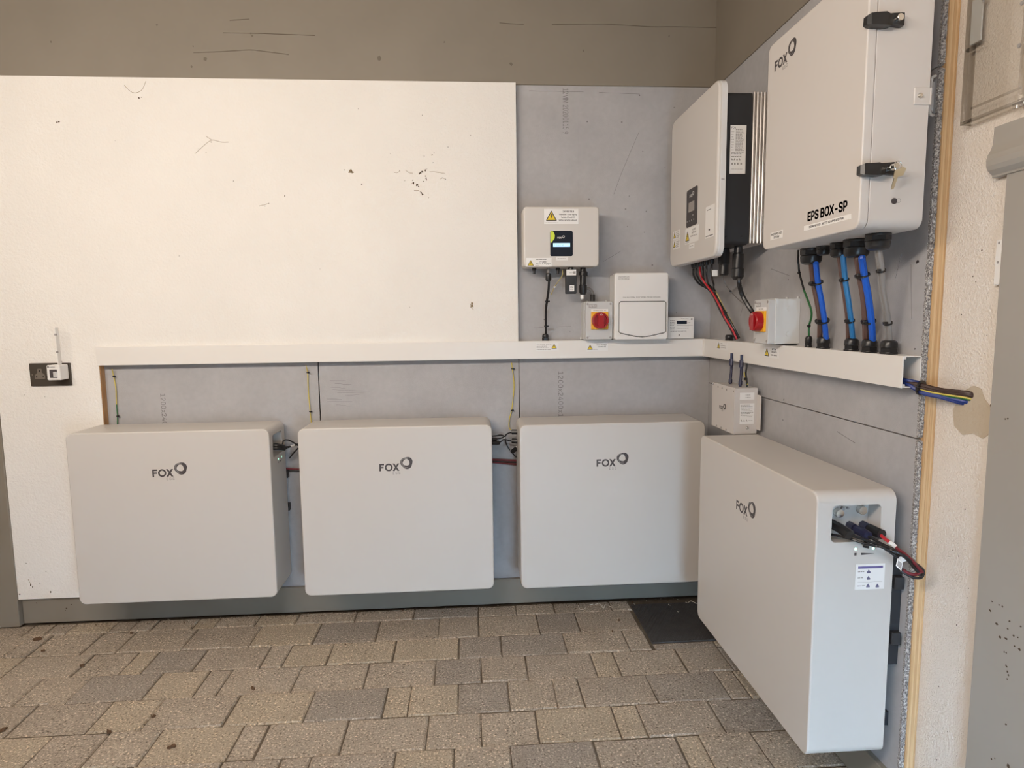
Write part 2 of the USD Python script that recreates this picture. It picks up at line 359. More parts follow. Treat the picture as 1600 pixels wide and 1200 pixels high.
def specks(T, name, spots, y, m, ax='y'):
    ms = []
    for x, z, r in spots:
        k = rng.randint(5, 8); pts = [(x + r * rng.uniform(.4, 1.2) * math.cos(2 * math.pi * i / k), z + r * rng.uniform(.4, 1.2) * math.sin(2 * math.pi * i / k)) for i in range(k)]
        pg = Polygon(pts).buffer(0)
        if pg.is_empty: continue
        e = ext(pg, 0, -.0004)
        if ax == 'x': v = e.vertices; e = trimesh.Trimesh(np.c_[v[:, 1], -v[:, 0], v[:, 2]], e.faces, process=False); e.apply_translation((y, 0, 0))
        else: e.apply_translation((0, y, 0))
        ms.append(e)
    return P(T, name, ms, m, smooth=False)
WS = [(-1.3697, 1.6887, 0.0035), (-1.1416, 1.7357, 0.0050), (-1.1530, 1.7290, 0.0040), (-1.1302, 1.7402, 0.0040), (-1.1484, 1.7326, 0.0040), (-1.1766, 1.6936, 0.0040), (-1.1632, 1.6870, 0.0050), (-1.1575, 1.6817, 0.0030), (-1.1785, 1.7047, 0.0030), (-1.1333, 1.7930, 0.0022), (-1.1039, 1.7975, 0.0030), (-1.0961, 1.8050, 0.0016), (-1.1001, 1.7690, 0.0020), (-1.1380, 1.7004, 0.0025), (-1.0540, 1.7082, 0.0022), (-1.0697, 1.7125, 0.0020), (-0.9567, 1.8709, 0.0020), (-1.1307, 1.7194, 0.0030), (-1.1282, 1.7123, 0.0040), (-1.1261, 1.7062, 0.0030), (-1.1481, 1.6582, 0.0040), (-1.1437, 1.6529, 0.0040), (-1.4323, 1.7411, 0.0025), (-1.2079, 1.7024, 0.0015), (-1.2270, 1.7398, 0.0015), (-1.1205, 1.6405, 0.0020), (-2.4438, 1.9069, 0.0040), (-2.4507, 1.9046, 0.0030), (-2.1585, 1.9924, 0.0035), (-2.1493, 1.9947, 0.0025), (-1.9329, 1.8023, 0.0020), (-1.9123, 1.8390, 0.0025), (-1.9597, 1.8136, 0.0020), (-1.8398, 1.6993, 0.0020), (-1.6560, 1.6462, 0.0030), (-1.7161, 1.6181, 0.0025), (-1.7306, 1.6087, 0.0020), (-0.9619, 1.2347, 0.0020), (-2.6944, 0.1705, 0.0040), (-2.6880, 0.1625, 0.0030), (-2.6597, 0.1743, 0.0030), (-2.6235, 0.1390, 0.0045), (-2.7380, 0.1348, 0.0040), (-2.6330, 0.2224, 0.0020), (-2.7032, 0.2586, 0.0020), (-2.5054, 1.0374, 0.0015), (-2.6517, 0.9141, 0.0020), (-2.5788, 0.9054, 0.0020), (-1.1362, 1.9419, 0.0020), (-1.0431, 1.8264, 0.0020), (-2.2527, 1.8411, 0.0015), (-1.3723, 1.9626, 0.0015), (-1.5380, 1.3757, 0.0015), (-2.0536, 1.4261, 0.0015), (-1.2041, 1.2273, 0.0015), (-1.2594, 1.8017, 0.0015)]
specks(W, 'insect_mark', WS, -.0302, 'dirt')
specks(W, 'brown_mark', [(-1.4094, 1.7359, 0.0090), (-1.4024, 1.7325, 0.0070), (-0.9632, 1.2298, 0.0080), (-0.9618, 1.2396, 0.0050)], -.0302, 'scuff')
wm = []
for a in [[(-1.1750, 1.6670), (-1.1592, 1.6671), (-1.1481, 1.6591), (-1.1416, 1.6493)], [(-1.1145, 1.7358), (-1.0874, 1.7346), (-1.0558, 1.7294)], [(-1.0744, 1.7094), (-1.0652, 1.7139), (-1.0540, 1.7082)], [(-1.2045, 1.7412), (-1.1912, 1.7324), (-1.1778, 1.7298)], [(-1.2474, 1.7331), (-1.2362, 1.7322), (-1.2248, 1.7385)], [(-1.1834, 1.6914), (-1.1742, 1.6980)], [(-1.1301, 1.7446), (-1.1232, 1.7468)], [(-2.2067, 2.0363), (-2.1860, 2.0143), (-2.1662, 2.0101), (-2.1452, 2.0215), (-2.1297, 2.0506)], [(-1.9721, 1.7975), (-1.9407, 1.8251), (-1.9096, 1.8459), (-1.8779, 1.8393), (-1.8503, 1.8394)], [(-1.9096, 1.8459), (-1.9294, 1.8594)], [(-0.9642, 1.2446), (-0.9695, 1.2274), (-0.9573, 1.2149)], [(-1.7517, 1.6087), (-1.7161, 1.6181)], [(-2.7018, 0.1941), (-2.6923, 0.1679)]]:
    wm.append(tube([(x, -.030, z) for x, z in a], .0007, 4, 4))
P(W, 'web_trace', wm, 'scuff')

# ---- right wall
W = struct('wall_right')
P(W, 'render_panel', bx(.034, .064, -3.0, .06, -.05, 2.6), 'render_r')
P(W, 'plywood_sheet', bx(.0105, .034, -1.2015, .05, .02, 2.6), 'ply')
for k, (x0, x1, mm) in enumerate(((.0105, .0150, 'ply'), (.0150, .0205, 'ply2'), (.0205, .0260, 'ply'), (.0260, .0300, 'ply2'), (.0300, .0335, 'ply'))):
    P(W, 'plywood_edge', bx(x0, x1, -1.2055 + .0008 * (k % 2), -1.2015, .02, 2.6), mm)
for z0, z1 in ((.10, .9065), (.9095, 1.686), (1.689, 2.6)):
    P(W, 'cement_board', bx(0, .010, -1.196, .03, z0, z1), 'cement')
def ragged(z0, z1, seed):
    nz, nx = int((z1 - z0) / .004), 6; V, F = [], []
    zz = np.linspace(z0, z1, nz)
    for i in range(nz):
        for j in range(nx):
            x = -.0003 + .0105 * j / (nx - 1)
            q = meshkit.fbm(np.array([x * 260, seed * 7.1, zz[i] * 130]), 3, seed); y = -1.1985 - .0070 * q + (.006 if i in (0, nz - 1) else 0)
            V.append((x + (.002 * (meshkit.noise(np.array([3.1, j, zz[i] * 90]), seed) - .5) if j == 0 else 0), y, zz[i]))
    for i in range(nz - 1):
        for j in range(nx - 1):
            a = i * nx + j; F += [(a, a + 1, a + nx + 1), (a, a + nx + 1, a + nx)]
    front = [i * nx for i in range(nz)]; base = len(V)
    for i in range(nz): V.append((-.0002, -1.1965 + .003 * meshkit.noise(np.array([1.7, 0, zz[i] * 70]), seed + 5), zz[i]))
    for i in range(nz - 1): a, b, c, d = base + i, front[i], front[i + 1], base + i + 1; F += [(a, b, c), (a, c, d)]
    return trimesh.Trimesh(np.array(V), np.array(F), process=False)
for k, (z0, z1) in enumerate(((.12, .9065), (.9095, 1.686), (1.689, 2.45))):
    P(W, 'board_edge', ragged(z0, z1, k + 3), 'cement_edge', label='ragged fibrous cut edge of the cement board', smooth=False)
pt = [(1.303 + a, 1.0 + b) for a, b in ((-.048, -.02), (-.035, .0), (-.022, .022), (.0, .034), (.018, .030), (.026, .012), (.040, .0), (.044, -.02), (.046, -.05), (.03, -.064), (.005, -.058), (-.02, -.066), (-.042, -.052))]
pv = ext(Polygon(pt).buffer(-.004).buffer(.006), 0, -.0012).vertices
pg = ext(Polygon(pt).buffer(-.004).buffer(.006), 0, -.0012)
P(W, 'filler_patch', trimesh.Trimesh(np.c_[.0340 + pg.vertices[:, 1], -pg.vertices[:, 0], pg.vertices[:, 2]], pg.faces), 'patch', label='beige filler patch round the cable hole')
specks(W, 'insect_mark', [(1.30 + rng.uniform(-.05, .06), rng.uniform(.2, 1.5), rng.uniform(.0008, .002)) for _ in range(26)], .0338, 'dirt', 'x')
specks(W, 'board_hole', [(1.1728, 1.7118, 0.0030), (1.1697, 1.2945, 0.0040), (1.1670, 1.2920, 0.0030), (0.6125, 0.9180, 0.0025), (0.6113, 0.8545, 0.0025), (0.6142, 1.2889, 0.0020), (-0.0815, 1.1292, 0.0030), (0.6136, 0.9195, 0.0020), (1.1761, 1.1045, 0.0030), (0.3758, 1.5324, 0.0020), (1.1675, 1.7548, 0.0020)], -.0002, 'print', 'x')
sc = []
for a, b in (((1.115, 1.315), (1.10, 1.262)), ((1.148, 1.29), (1.16, 1.17)), ((.31, .885), (.36, .88)), ((.9, .87), (.98, .855)), ((.5, 1.33), (.62, 1.30)), ((.28, 1.18), (.33, 1.26))):
    sc.append(tube([(0, -a[0], a[1]), (0, -b[0], b[1])], .0007, 4, 2))
P(W, 'scuff_mark', sc, 'print_f')

# ---- unseen sides of the garage, ceiling, doorway
T = struct('wall_left'); P(T, 'wall_sheet', bx(-4.4, -4.3, -3.0, .05, -.05, 2.6), 'inside')
T = struct('wall_front')
for x0, x1, z0, z1 in ((-4.4, -.80, -.05, 2.6), (-.80, -.32, .85, 2.6), (-.32, .064, -.05, 2.6)):
    P(T, 'wall_sheet', bx(x0, x1, -3.0, -2.95, z0, z1), 'inside')
T = struct('ceiling'); P(T, 'ceiling_sheet', bx(-4.4, .064, -3.0, .06, 2.49, 2.6), 'inside')

# ---- beams, post, skirtings, door frame
T = struct('trim_1'); P(T, 'beam_board', rbox(-4.3, .010, -.004, .012, TOPZ, 2.5, .002, 1), 'beam')
specks(T, 'knot_mark', [(-2.4631, 2.1908, 0.0045), (-2.0894, 2.2562, 0.0040), (-1.7527, 2.2258, 0.0060), (-1.7582, 2.2326, 0.0040), (-1.9664, 2.1843, 0.0040), (-1.9245, 2.1425, 0.0090), (-1.9768, 2.1129, 0.0050), (-1.2924, 2.1522, 0.0100), (-1.0487, 2.2148, 0.0040), (-0.7996, 2.1395, 0.0080), (-0.5219, 2.1926, 0.0045), (-0.1886, 2.2519, 0.0040)], -.0042, 'beamscuff')
sb = []
for a in [[(-1.9660, 2.1632), (-1.8604, 2.1683), (-1.7658, 2.1756), (-1.7188, 2.1718), (-1.6244, 2.1617)], [(-1.8566, 2.2337), (-1.7155, 2.2339), (-1.5259, 2.2304)], [(-0.6415, 2.2848), (-0.4390, 2.2899), (-0.2615, 2.2843), (-0.1653, 2.2861), (0.0010, 2.2853)], [(-1.8306, 2.2775), (-1.7600, 2.2834)], [(-0.8411, 2.2874), (-0.7486, 2.2828)]]: sb.append(tube([(x, -.004, z) for x, z in a], .0014, 4, 3))
P(T, 'grain_mark', sb, 'beamscuff')
T = struct('trim_2'); P(T, 'beam_board', rbox(-.004, .009, -1.195, -.0045, TOPZ - .004, 2.5, .001, 1), 'beam')
T = struct('trim_3'); P(T, 'post_board', rbox(-2.98, -2.7455, -.036, 0, .004, 1.62, .002, 1), 'beam')
T = struct('baseboard_back'); P(T, 'baseboard_plank', rbox(-2.7445, -.0005, -.014, .01, .006, .112, .002, 1), 'beam')
specks(T, 'insect_mark', [(-2.58, .062, .004), (-2.585, .055, .002), (-2.56, .078, .0025), (-2.69, .09, .0025), (-1.27, .05, .002)], -.0142, 'dirt')
T = struct('baseboard_right'); P(T, 'baseboard_plank', rbox(-.014, .0099, -1.196, -.0005, .006, .104, .002, 1), 'beam')
T = struct('trim_4'); P(T, 'frame_board', rbox(.022, .05, -2.6, -1.357, -.02, 1.445, .002, 1), 'frame')
specks(T, 'insect_mark', [(1.3906, 0.6080, 0.0032), (1.3949, 0.6273, 0.0020), (1.4079, 0.5891, 0.0035), (1.4176, 0.5668, 0.0030), (1.4305, 0.5713, 0.0035), (1.4460, 0.5853, 0.0035), (1.4550, 0.5867, 0.0020), (1.4494, 0.5671, 0.0020), (1.4603, 0.5665, 0.0032), (1.4349, 0.6078, 0.0025), (1.4290, 0.5441, 0.0020), (1.4335, 0.5449, 0.0018), (1.4368, 0.5197, 0.0020), (1.4387, 0.5106, 0.0030), (1.4417, 0.5056, 0.0025), (1.4398, 0.4967, 0.0020), (1.4443, 0.4084, 0.0020), (1.4187, 0.3200, 0.0020), (1.4262, 0.3256, 0.0018), (1.4563, 0.3327, 0.0040), (1.4584, 0.6099, 0.0025), (1.4181, 0.6281, 0.0020), (1.4325, 0.5916, 0.0020), (1.4105, 0.6279, 0.0020), (1.4348, 0.5202, 0.0020), (1.3328, 1.4582, 0.0020), (1.3997, 0.9852, 0.0020), (1.3943, 0.9831, 0.0018)], .0218, 'dirt', 'x')

# ---- floor of concrete block pavers
F_ = struct('floor')
P(F_, 'sand_bed', bx(-4.4, .06, -3.0, .05, -.08, -.0042), 'sand')
def paver(x0, x1, y0, y1, dz, cut_=None):
    j = .0017; c = .004; b = .004
    ring = lambda i, z: [(x0 + j + i, y0 + j + i, z), (x1 - j - i, y0 + j + i, z), (x1 - j - i, y1 - j - i, z), (x0 + j + i, y1 - j - i, z)]
    V = ring(0, -.03) + ring(0, -b + dz) + ring(c, dz + .0) ; V = np.array(V)
    V[4:] += nrng.uniform(-.0016, .0016, V[4:].shape) * (1, 1, .5)
    F = []
    for k in (0, 4):
        for i in range(4): a, bb = k + i, k + (i + 1) % 4; F += [(a, bb, bb + 4), (a, bb + 4, a + 4)]
    F += [(8, 9, 10), (8, 10, 11)]
    return trimesh.Trimesh(V, np.array(F), process=False)
ROWS = [((-0.016, -0.102), [-1.679, -1.448, -1.219, -0.96]), ((-0.102, -0.26), [-2.576, -2.268, -2.04, -1.802, -1.573, -1.344, -1.113, -0.961, -0.728, -0.575, -0.345]), ((-0.26, -0.405), [-2.336, -2.181, -2.108, -1.941, -1.715, -1.641, -1.491, -1.264, -1.033, -0.881, -0.647, -0.421, -0.342]), ((-0.405, -0.557), [-2.416, -2.26, -2.03, -1.874, -1.801, -1.569, -1.339, -1.111, -0.955, -0.801, -0.571, -0.491, -0.264]), ((-0.557, -0.712), [-2.333, -2.108, -1.953, -1.721, -1.489, -1.259, -1.181, -1.031, -0.873, -0.725, -0.642, -0.414, -0.182, -0.118]), ((-0.712, -0.863), [-2.193, -2.034, -1.886, -1.657, -1.582, -1.352, -1.118, -0.962, -0.799, -0.565, -0.488, -0.264]), ((-0.863, -1.015), [-1.505, -1.425, -1.198, -1.037, -0.883, -0.651, -0.416, -0.349, -0.197]), ((-1.015, -1.167), [-1.15]), ((-1.167, -1.319), [-1.1]), ((-1.319, -1.471), [-1.05])]
SPECIAL = [(-1.466, -0.184, 2), (-1.288, -0.653, 2), (-1.036, -0.489, 2), (-0.953, -0.649, 2), (-1.147, -0.323, 3), (-1.225, -0.639, 3), (-1.236, -0.189, 1), (-0.680, -0.501, 1), (-0.614, -0.371, 0), (-0.335, -0.658, 2), (-0.416, -0.651, 1), (-0.258, -0.822, 2), (-0.093, -0.533, 2), (-0.604, -0.928, 1), (-0.794, -0.912, 2), (-0.949, -0.861, 0), (-0.823, -0.650, 0), (-1.023, -0.666, 0), (-1.499, -0.449, 0), (-1.132, -0.481, 0)]
TRAY = (-.333, -.052, -.362, -.060)
def widths():
    return rng.choice((.233, .233, .155, .155, .08))
for (ya, yb), js in ROWS:
    js = sorted(js); pref = rng
    xs = list(js)
    while xs[0] > -3.0: xs.insert(0, max(-3.05, xs[0] - widths()))
    while xs[-1] < -.02:
        n = xs[-1] + widths(); xs.append(n if n < -.08 else -.003)
    full = [xs[0]]
    for a, b in zip(xs, xs[1:]):
        g = b - a
        if g > .262: full += [a + g * .6] if g > .3 else [a + .155]
        full.append(b)
    for a, b in zip(full, full[1:]):
        if b - a < .03: continue
        y0, y1 = yb, ya
        if a >= TRAY[0] - .03 and y1 > TRAY[2] + .002:
            if y0 >= TRAY[2] - .002: continue
            y1 = TRAY[2] - .004
            if a < TRAY[0]: a = TRAY[0]
        t = rng.random(); left = a < -1.3
        sp = [k for (qx, qy, k) in SPECIAL if a < qx < b and y0 < qy < y1]
        mm = PAV[sp[0]] if sp else PAV[0 if t < .40 else 1 if t < .70 else 3 if t < (.95 if left else .84) else 2 if t < (.97 if left else .985) else 4]
        P(F_, 'paver', paver(a, b, y0, y1, rng.uniform(-.0015, .0015)), mm, smooth=False)
P(F_, 'sand_bed', bx(-4.4, .06, -3.0, -1.62, -.02, -.002), PAV[1])
g = struct('ground'); P(g, 'yard_slab', bx(-30, 30, -40, -3.0, -.1, -.03), 'ground')

# ================================================================ BATTERIES
BW_, BH_, BF, BB = .702, .630, -.2142, -.031
def make_battery(label, org, wall, group):
    T = thing('battery', label, 'battery', org, wall, group)
    x0, y0, z0 = org; X = lambda a: x0 + a; Z = lambda a: z0 + a
    body = slab(rrect(X(0), X(BW_), Z(0), Z(BH_), .024, 8), BB, BF, .004, 3)
    pock = slab(rrect(0, 1, 0, 1, .1), 0, 1)
    # connector pocket in the right-hand end: opening between depths .065 and .179, heights .515 .. .600
    q = rrect(-.179, -.065, Z(.5155), Z(.600), .010, 5)
    pk = ext_x(q, X(BW_ - .046), X(BW_ + .01))
    P(T, 'casing', cut(body, pk), 'battery')
    xf = X(BW_ - .0455)
    for d, h in ((.1395, .5705), (.085, .5755)):
        P(T, 'port_cap', lathe((xf, -d, Z(h)), (1, 0, 0), [(0, .010), (.010, .0102), (.013, .0092), (.0135, .004)], 22), 'steel', label='round nickel port cap')
    PS(T, 'reset_button', [lathe((xf, -.128, Z(.579)), (1, 0, 0), [(0, .0045), (.006, .0042)], 14), lathe((xf, -.115, Z(.579)), (1, 0, 0), [(0, .003), (.003, .003)], 14)], 'print_g')
    PS(T, 'status_light', [lathe((X(BW_) - .001, -d, Z(.499)), (1, 0, 0), [(0, .0032), (.0014, .003)], 14) for d in (.121, .080)], 'led', label='small lit green status light')
    PS(T, 'level_mark', [side_face(ext(Polygon([(-.108, Z(.4895)), (-.108, Z(.4845)), (-.077, Z(.486)), (-.077, Z(.4868))]), 0, -.0002), X(BW_)), side_face(ext(sbox(-.123, Z(.484), -.118, Z(.490)), 0, -.0002), X(BW_))], 'print')
    fox_logo(T, X(.288), Z(.4655), .0275, BF)
    # wall rail behind the casing
    br = P(T, 'wall_bracket', [bx(X(.05), X(BW_ - .03), BB - .001, -.0005, Z(.40), Z(.44)), bx(X(.05), X(BW_ - .03), BB - .001, -.0005, Z(.05), Z(.085)), bx(X(BW_ - .055), X(BW_ - .010), BB - .001, -.0005, Z(.215), Z(.475)), bx(X(.035), X(.055), BB - .001, -.0005, Z(.10), Z(.47))], 'black_m')
    PS(br, 'bracket_tab', [rbox(X(BW_ - .012), X(BW_ + .004), -.026, -.004, Z(z), Z(z + .030), .002, 1) for z in (.400, .268)], 'black_m')
    return T
gB = 'wall batteries'
B1 = make_battery('white wall battery hung furthest left, beside the double socket', (-2.4034, 0, .1643), 'b', gB)
B2 = copy_thing(B1, 'battery', 'white wall battery in the middle of the row of three on the back wall', (-1.6011, 0, .1625), 'b', 'battery', gB)
B3 = copy_thing(B1, 'battery', 'white wall battery nearest the corner on the back wall', (-.7966, 0, .1577), 'b', 'battery', gB)
B4 = copy_thing(B1, 'battery', 'white wall battery on the right wall, its end with cables towards the viewer', (.4843, 0, .1595), 'r', 'battery', gB)

# rating sticker on the right-wall battery's end
zz = .1618; xe = .4843 + BW_
T = thing('battery_sticker', 'small white and violet instruction sticker on the end of the right wall battery', 'sticker', (xe + .0005, -.085, zz + .43), 'r')
SF = lambda t: side_face(t, xe + .0006)
P(T, 'sticker_sheet', side_face(ext(sbox(-.1185, .563, -.050, .6225), 0, -.0005), xe + .0001), 'paper')
P(T, 'heading_bar', SF(ext(sbox(-.113, .6125, -.055, .6175), 0, -.0003)), mat('violet_print', (.13, .11, .28), .6))
P(T, 'lettering', [SF(lines(-.113, -.096, z, z + .006, 1, 0, .0018, k)) for k, z in enumerate((.602, .588, .569))] + [SF(bx(-.113, -.055, -.0003, 0, .5805, .5808))], 'print_g')
pic = []
for cx, cz in ((-.088, .604), (-.088, .589), (-.088, .571), (-.066, .570)):
    pic += [SF(ext(sbox(cx - .004, cz - .003, cx + .004, cz + .001), 0, -.0003)), SF(ext(Polygon([(cx - .003, cz + .001), (cx + .003, cz + .001), (cx, cz + .006)]), 0, -.0003))]
P(T, 'pictogram', pic, mat('violet_grey_print', (.12, .11, .20), .6))

# ================================================================ TRUNKING
TZ0, TZ1, TD = 1.021, 1.091, -.046
T = thing('cable_trunking', 'long white square cable trunking along back wall and right wall', 'trunking', (-1.2, 0, TZ0), 'b')
lid = P(T, 'trunking_lid', rbox(-2.372, TD, TD, TD + .004, TZ0, TZ1, .0012, 2), 'trunk')
P(T, 'trunking_channel', [bx(-2.371, -.002, TD + .003, -.0005, TZ1 - .003, TZ1 - .0005), bx(-2.371, -.002, TD + .003, -.0005, TZ0 + .0005, TZ0 + .003), bx(-2.371, -2.368, TD + .003, -.0305, TZ0 + .001, TZ1 - .001)], 'trunk')
P(T, 'trunking_lid', rbox(TD, TD + .004, -1.2015, TD, TZ0, TZ1, .0012, 2), 'trunk')
P(T, 'corner_joint', rbox(TD - .0008, TD + .002, TD - .012, TD + .002, TZ0 - .0004, TZ1 + .0004, .0005, 1), 'trunk')
P(T, 'trunking_channel', [bx(TD + .003, -.0005, -1.199, -.002, TZ1 - .003, TZ1 - .0005), bx(TD + .003, -.0005, -1.199, -.002, TZ0 + .0005, TZ0 + .003), bx(-.003, -.0005, -1.199, -.002, TZ0 + .001, TZ1 - .001),
    bx(TD + .004, TD + .010, -1.199, -.05, TZ1 - .008, TZ1 - .003), bx(TD + .004, TD + .010, -1.199, -.05, TZ0 + .003, TZ0 + .008)], 'trunk')
glb = P(T, 'cable_gland', gland((-.676, -.025, TZ1 - .001), (0, 0, 1), .013, .028), 'black')
for s, r in ((.788, .010), (.861, .0172), (.986, .0172), (1.056, .0176), (1.126, .0182)):
    P(T, 'cable_gland', gland((-.0255, -s, TZ1 - .001), (0, 0, 1), r, .032), 'black')
P(T, 'cable_gland', gland((-.026, -.251, TZ1 - .001), (0, 0, 1), .015, .022), 'black')
y = TD - .0003
def tr(ms):   # from right-wall frame (s, y, z) to the world
    v, f, _ = meshkit.arrays(ms); return trimesh.Trimesh(np.c_[v[:, 1], -v[:, 0], v[:, 2]], f, process=False)
P(T, 'warning_label', bx(-.716, -.627, y, TD + .001, 1.052, 1.082), 'paper'); 
P(T, 'label_print', [text('ISOLATE AC SUPPLY', .0042, -.713, 1.0745, y), lines(-.713, -.66, 1.062, 1.072, 2, y, .0018, 4), lines(-.713, -.65, 1.054, 1.058, 1, y, .0016, 5)], 'print_g')
warn_sign(T, 'warning_triangle', -.655, 1.060, .021, y)
P(T, 'warning_label', bx(-.516, -.430, y, TD + .001, 1.046, 1.081), 'paper')
P(T, 'label_print', [text('Dual Supply', .0050, -.455, 1.0695, y, 'c', True), text('Isolate before work', .0040, -.455, 1.0625, y, 'c', True, wide=.033), lines(-.488, -.470, 1.052, 1.056, 1, y, .0014, 6)], 'print')
warn_sign(T, 'warning_triangle', -.513, 1.053, .023, y)
class Tw(Thing): pass
def P_r(T, name, meshes, m): return P(T, name, [tr(a) for a in (meshes if isinstance(meshes, list) else [meshes])], m)
P_r(T, 'warning_label', bx(.188, .285, y, TD + .001, 1.055, 1.084), 'paper')
P_r(T, 'label_print', [text('Battery', .004, .222, 1.0765, y, bold=True), lines(.222, .28, 1.060, 1.074, 2, y, .0016, 8)], 'print_g')
def warn_r(T, x, z, w, y):
    h = w * .9; tri = Polygon([(x, z), (x + w, z), (x + w / 2, z + h)]); i = tri.buffer(-w * .075)
    s = P_r(T, 'warning_triangle', ext(tri.buffer(-w * .04).buffer(w * .04).difference(i), y, y - .0003), 'print')
    P_r(s, 'sign_face', ext(i, y, y - .0002), 'yellow'); c = x + w / 2
    P_r(s, 'bolt_symbol', ext(Polygon([(c + .06 * w, z + .66 * w), (c - .12 * w, z + .40 * w), (c - .01 * w, z + .40 * w), (c - .07 * w, z + .12 * w), (c + .13 * w, z + .45 * w), (c + .02 * w, z + .45 * w), (c + .12 * w, z + .66 * w)]), y - .0002, y - .0004), 'print')
warn_r(T, .191, 1.060, .026, y)
P_r(T, 'warning_label', bx(.566, .662, y, TD + .001, 1.050, 1.083), 'paper')
P_r(T, 'label_print', [text('BATTERY', .0046, .632, 1.0745, y, 'c', True), text('ISOLATOR', .0046, .632, 1.066, y, 'c', True), text('DUAL SUPPLY', .0042, .632, 1.057, y, 'c', True)], 'print')
warn_r(T, .571, 1.054, .030, y)

# ================================================================ BACK-WALL DEVICES
# ---- small inverter
T = thing('solar_inverter', 'small beige solar inverter with blue lit screen and hazard labels on back wall', 'inverter', (-.626, 0, 1.37), 'b')
P(T, 'casing', slab(rrect(-.768, -.484, 1.370, 1.5905, .013, 6), -.030, -.130, .006, 3), 'inv_white')
P(T, 'heat_sink', [bx(-.745, -.507, -.032, -.006, 1.385, 1.575)] + [bx(-.745 + k * .0158, -.742 + k * .0158, -.031, -.0015, 1.385, 1.575) for k in range(16)], 'alu')
y = -.1303
P(T, 'warning_label', bx(-.691, -.563, y, -.129, 1.5265, 1.5815), 'paper')
P(T, 'label_print', [text('INVERTER', .0062, -.600, 1.5695, y, 'c', True), text('WARNING - Dual Supply', .0050, -.602, 1.5590, y, 'c', True, wide=.066), text('Isolate AC and DC', .0050, -.602, 1.5485, y, 'c', True, wide=.050), text('before carrying out work', .0050, -.602, 1.5382, y, 'c', True, wide=.068), lines(-.686, -.628, 1.5285, 1.5335, 1, y, .0016, 9)], 'print')
warn_sign(T, 'warning_triangle', -.685, 1.5385, .042, y)
P(T, 'warning_label', bx(-.759, -.664, y, -.129, 1.3712, 1.4035), 'paper')
P(T, 'label_print', [lines(-.722, -.675, 1.394, 1.400, 1, y, .0016, 10), text('PV ARRAY', .0042, -.694, 1.3865, y, 'c', True), text('DC live in daylight', .0040, -.696, 1.3795, y, 'c', True, wide=.054), lines(-.725, -.706, 1.373, 1.377, 1, y, .0013, 11)], 'print')
warn_sign(T, 'warning_triangle', -.7545, 1.3745, .024, y)
P(T, 'small_label', bx(-.647, -.603, y, -.129, 1.394, 1.407), 'paper'); P(T, 'label_print', text('INVERTER 1', .004, -.6255, 1.3985, y, 'c'), 'print_g')
sp = P(T, 'screen', slab(rrect(-.669, -.584, 1.409, 1.5015, .006, 4), -.129, -.1312, .0006, 1), 'screen')
P(sp, 'display', bx(-.658, -.594, -.1316, -.131, 1.4435, 1.457), 'lcd', label='lit pale blue display strip')
P(sp, 'display_text', text('1 543 W', .0065, -.654, 1.4468, -.1317), 'print_g')
P(sp, 'corner_sticker', ext(Polygon([(-.668, 1.500), (-.660, 1.5005), (-.655, 1.497), (-.651, 1.484), (-.653, 1.473), (-.660, 1.464), (-.665, 1.458), (-.668, 1.460)]), -.1312, -.1315), 'film', label='yellow green sticker')
fox_logo(sp, -.642, 1.4735, .0062, -.1313, 'plastic_w', False)
P(T, 'ac_connector', [lathe((-.537, -.085, 1.371), (0, 0, -1), [(0, .011), (.014, .0115), (.016, .015), (.030, .015), (.032, .012), (.066, .0125), (.068, .015), (.094, .0145), (.104, .010)], 20), bx(-.535, -.519, -.09, -.082, 1.338, 1.352)], 'black')
P(T, 'connector_plug', lathe((-.540, -.085, 1.272), (0, 0, -1), [(0, .0075), (.018, .0075), (.022, .005)], 16), 'paper', label='white end of the connector')
PS(T, 'dc_port', [lathe((x, -.085, 1.371), (0, 0, -1), [(0, .008), (.010, .008), (.012, .0055), (.024, .0055)], 14) for x in (-.725, -.634)], 'black')
P(T, 'dc_plug', lathe((-.6705, -.085, 1.371), (0, 0, -1), [(0, .0058), (.022, .0058)], 14), 'gcable', label='grey cable entry')
P(T, 'dc_plug', lathe((-.6705, -.085, 1.350), (0, 0, -1), [(0, .007), (.003, .0105), (.024, .0115), (.030, .0085)], 16), 'black')
# communication stick
T2 = thing('communication_stick', 'black plug-in communication stick under the small inverter', 'dongle', (-.5865, -.10, 1.27), 'b')
P(T2, 'stick_body', rbox(-.607, -.566, -.112, -.088, 1.2705, 1.362, .003, 2), 'black_m')
P(T2, 'stick_collar', lathe((-.5865, -.1, 1.3695), (0, 0, -1), [(0, .010), (.012, .011)], 18), 'black')
PS(T2, 'stick_label', [bx(-.6055, -.568, -.1124, -.111, 1.339, 1.3605), bx(-.593, -.5755, -.1124, -.111, 1.2795, 1.302)], 'paper')
P(T2, 'label_print', [text('WIFI', .005, -.594, 1.3465, -.1125), bx(-.5785, -.570, -.1128, -.1122, 1.345, 1.354), lines(-.591, -.578, 1.283, 1.299, 4, -.1125, .0016, 3)], 'print_g')
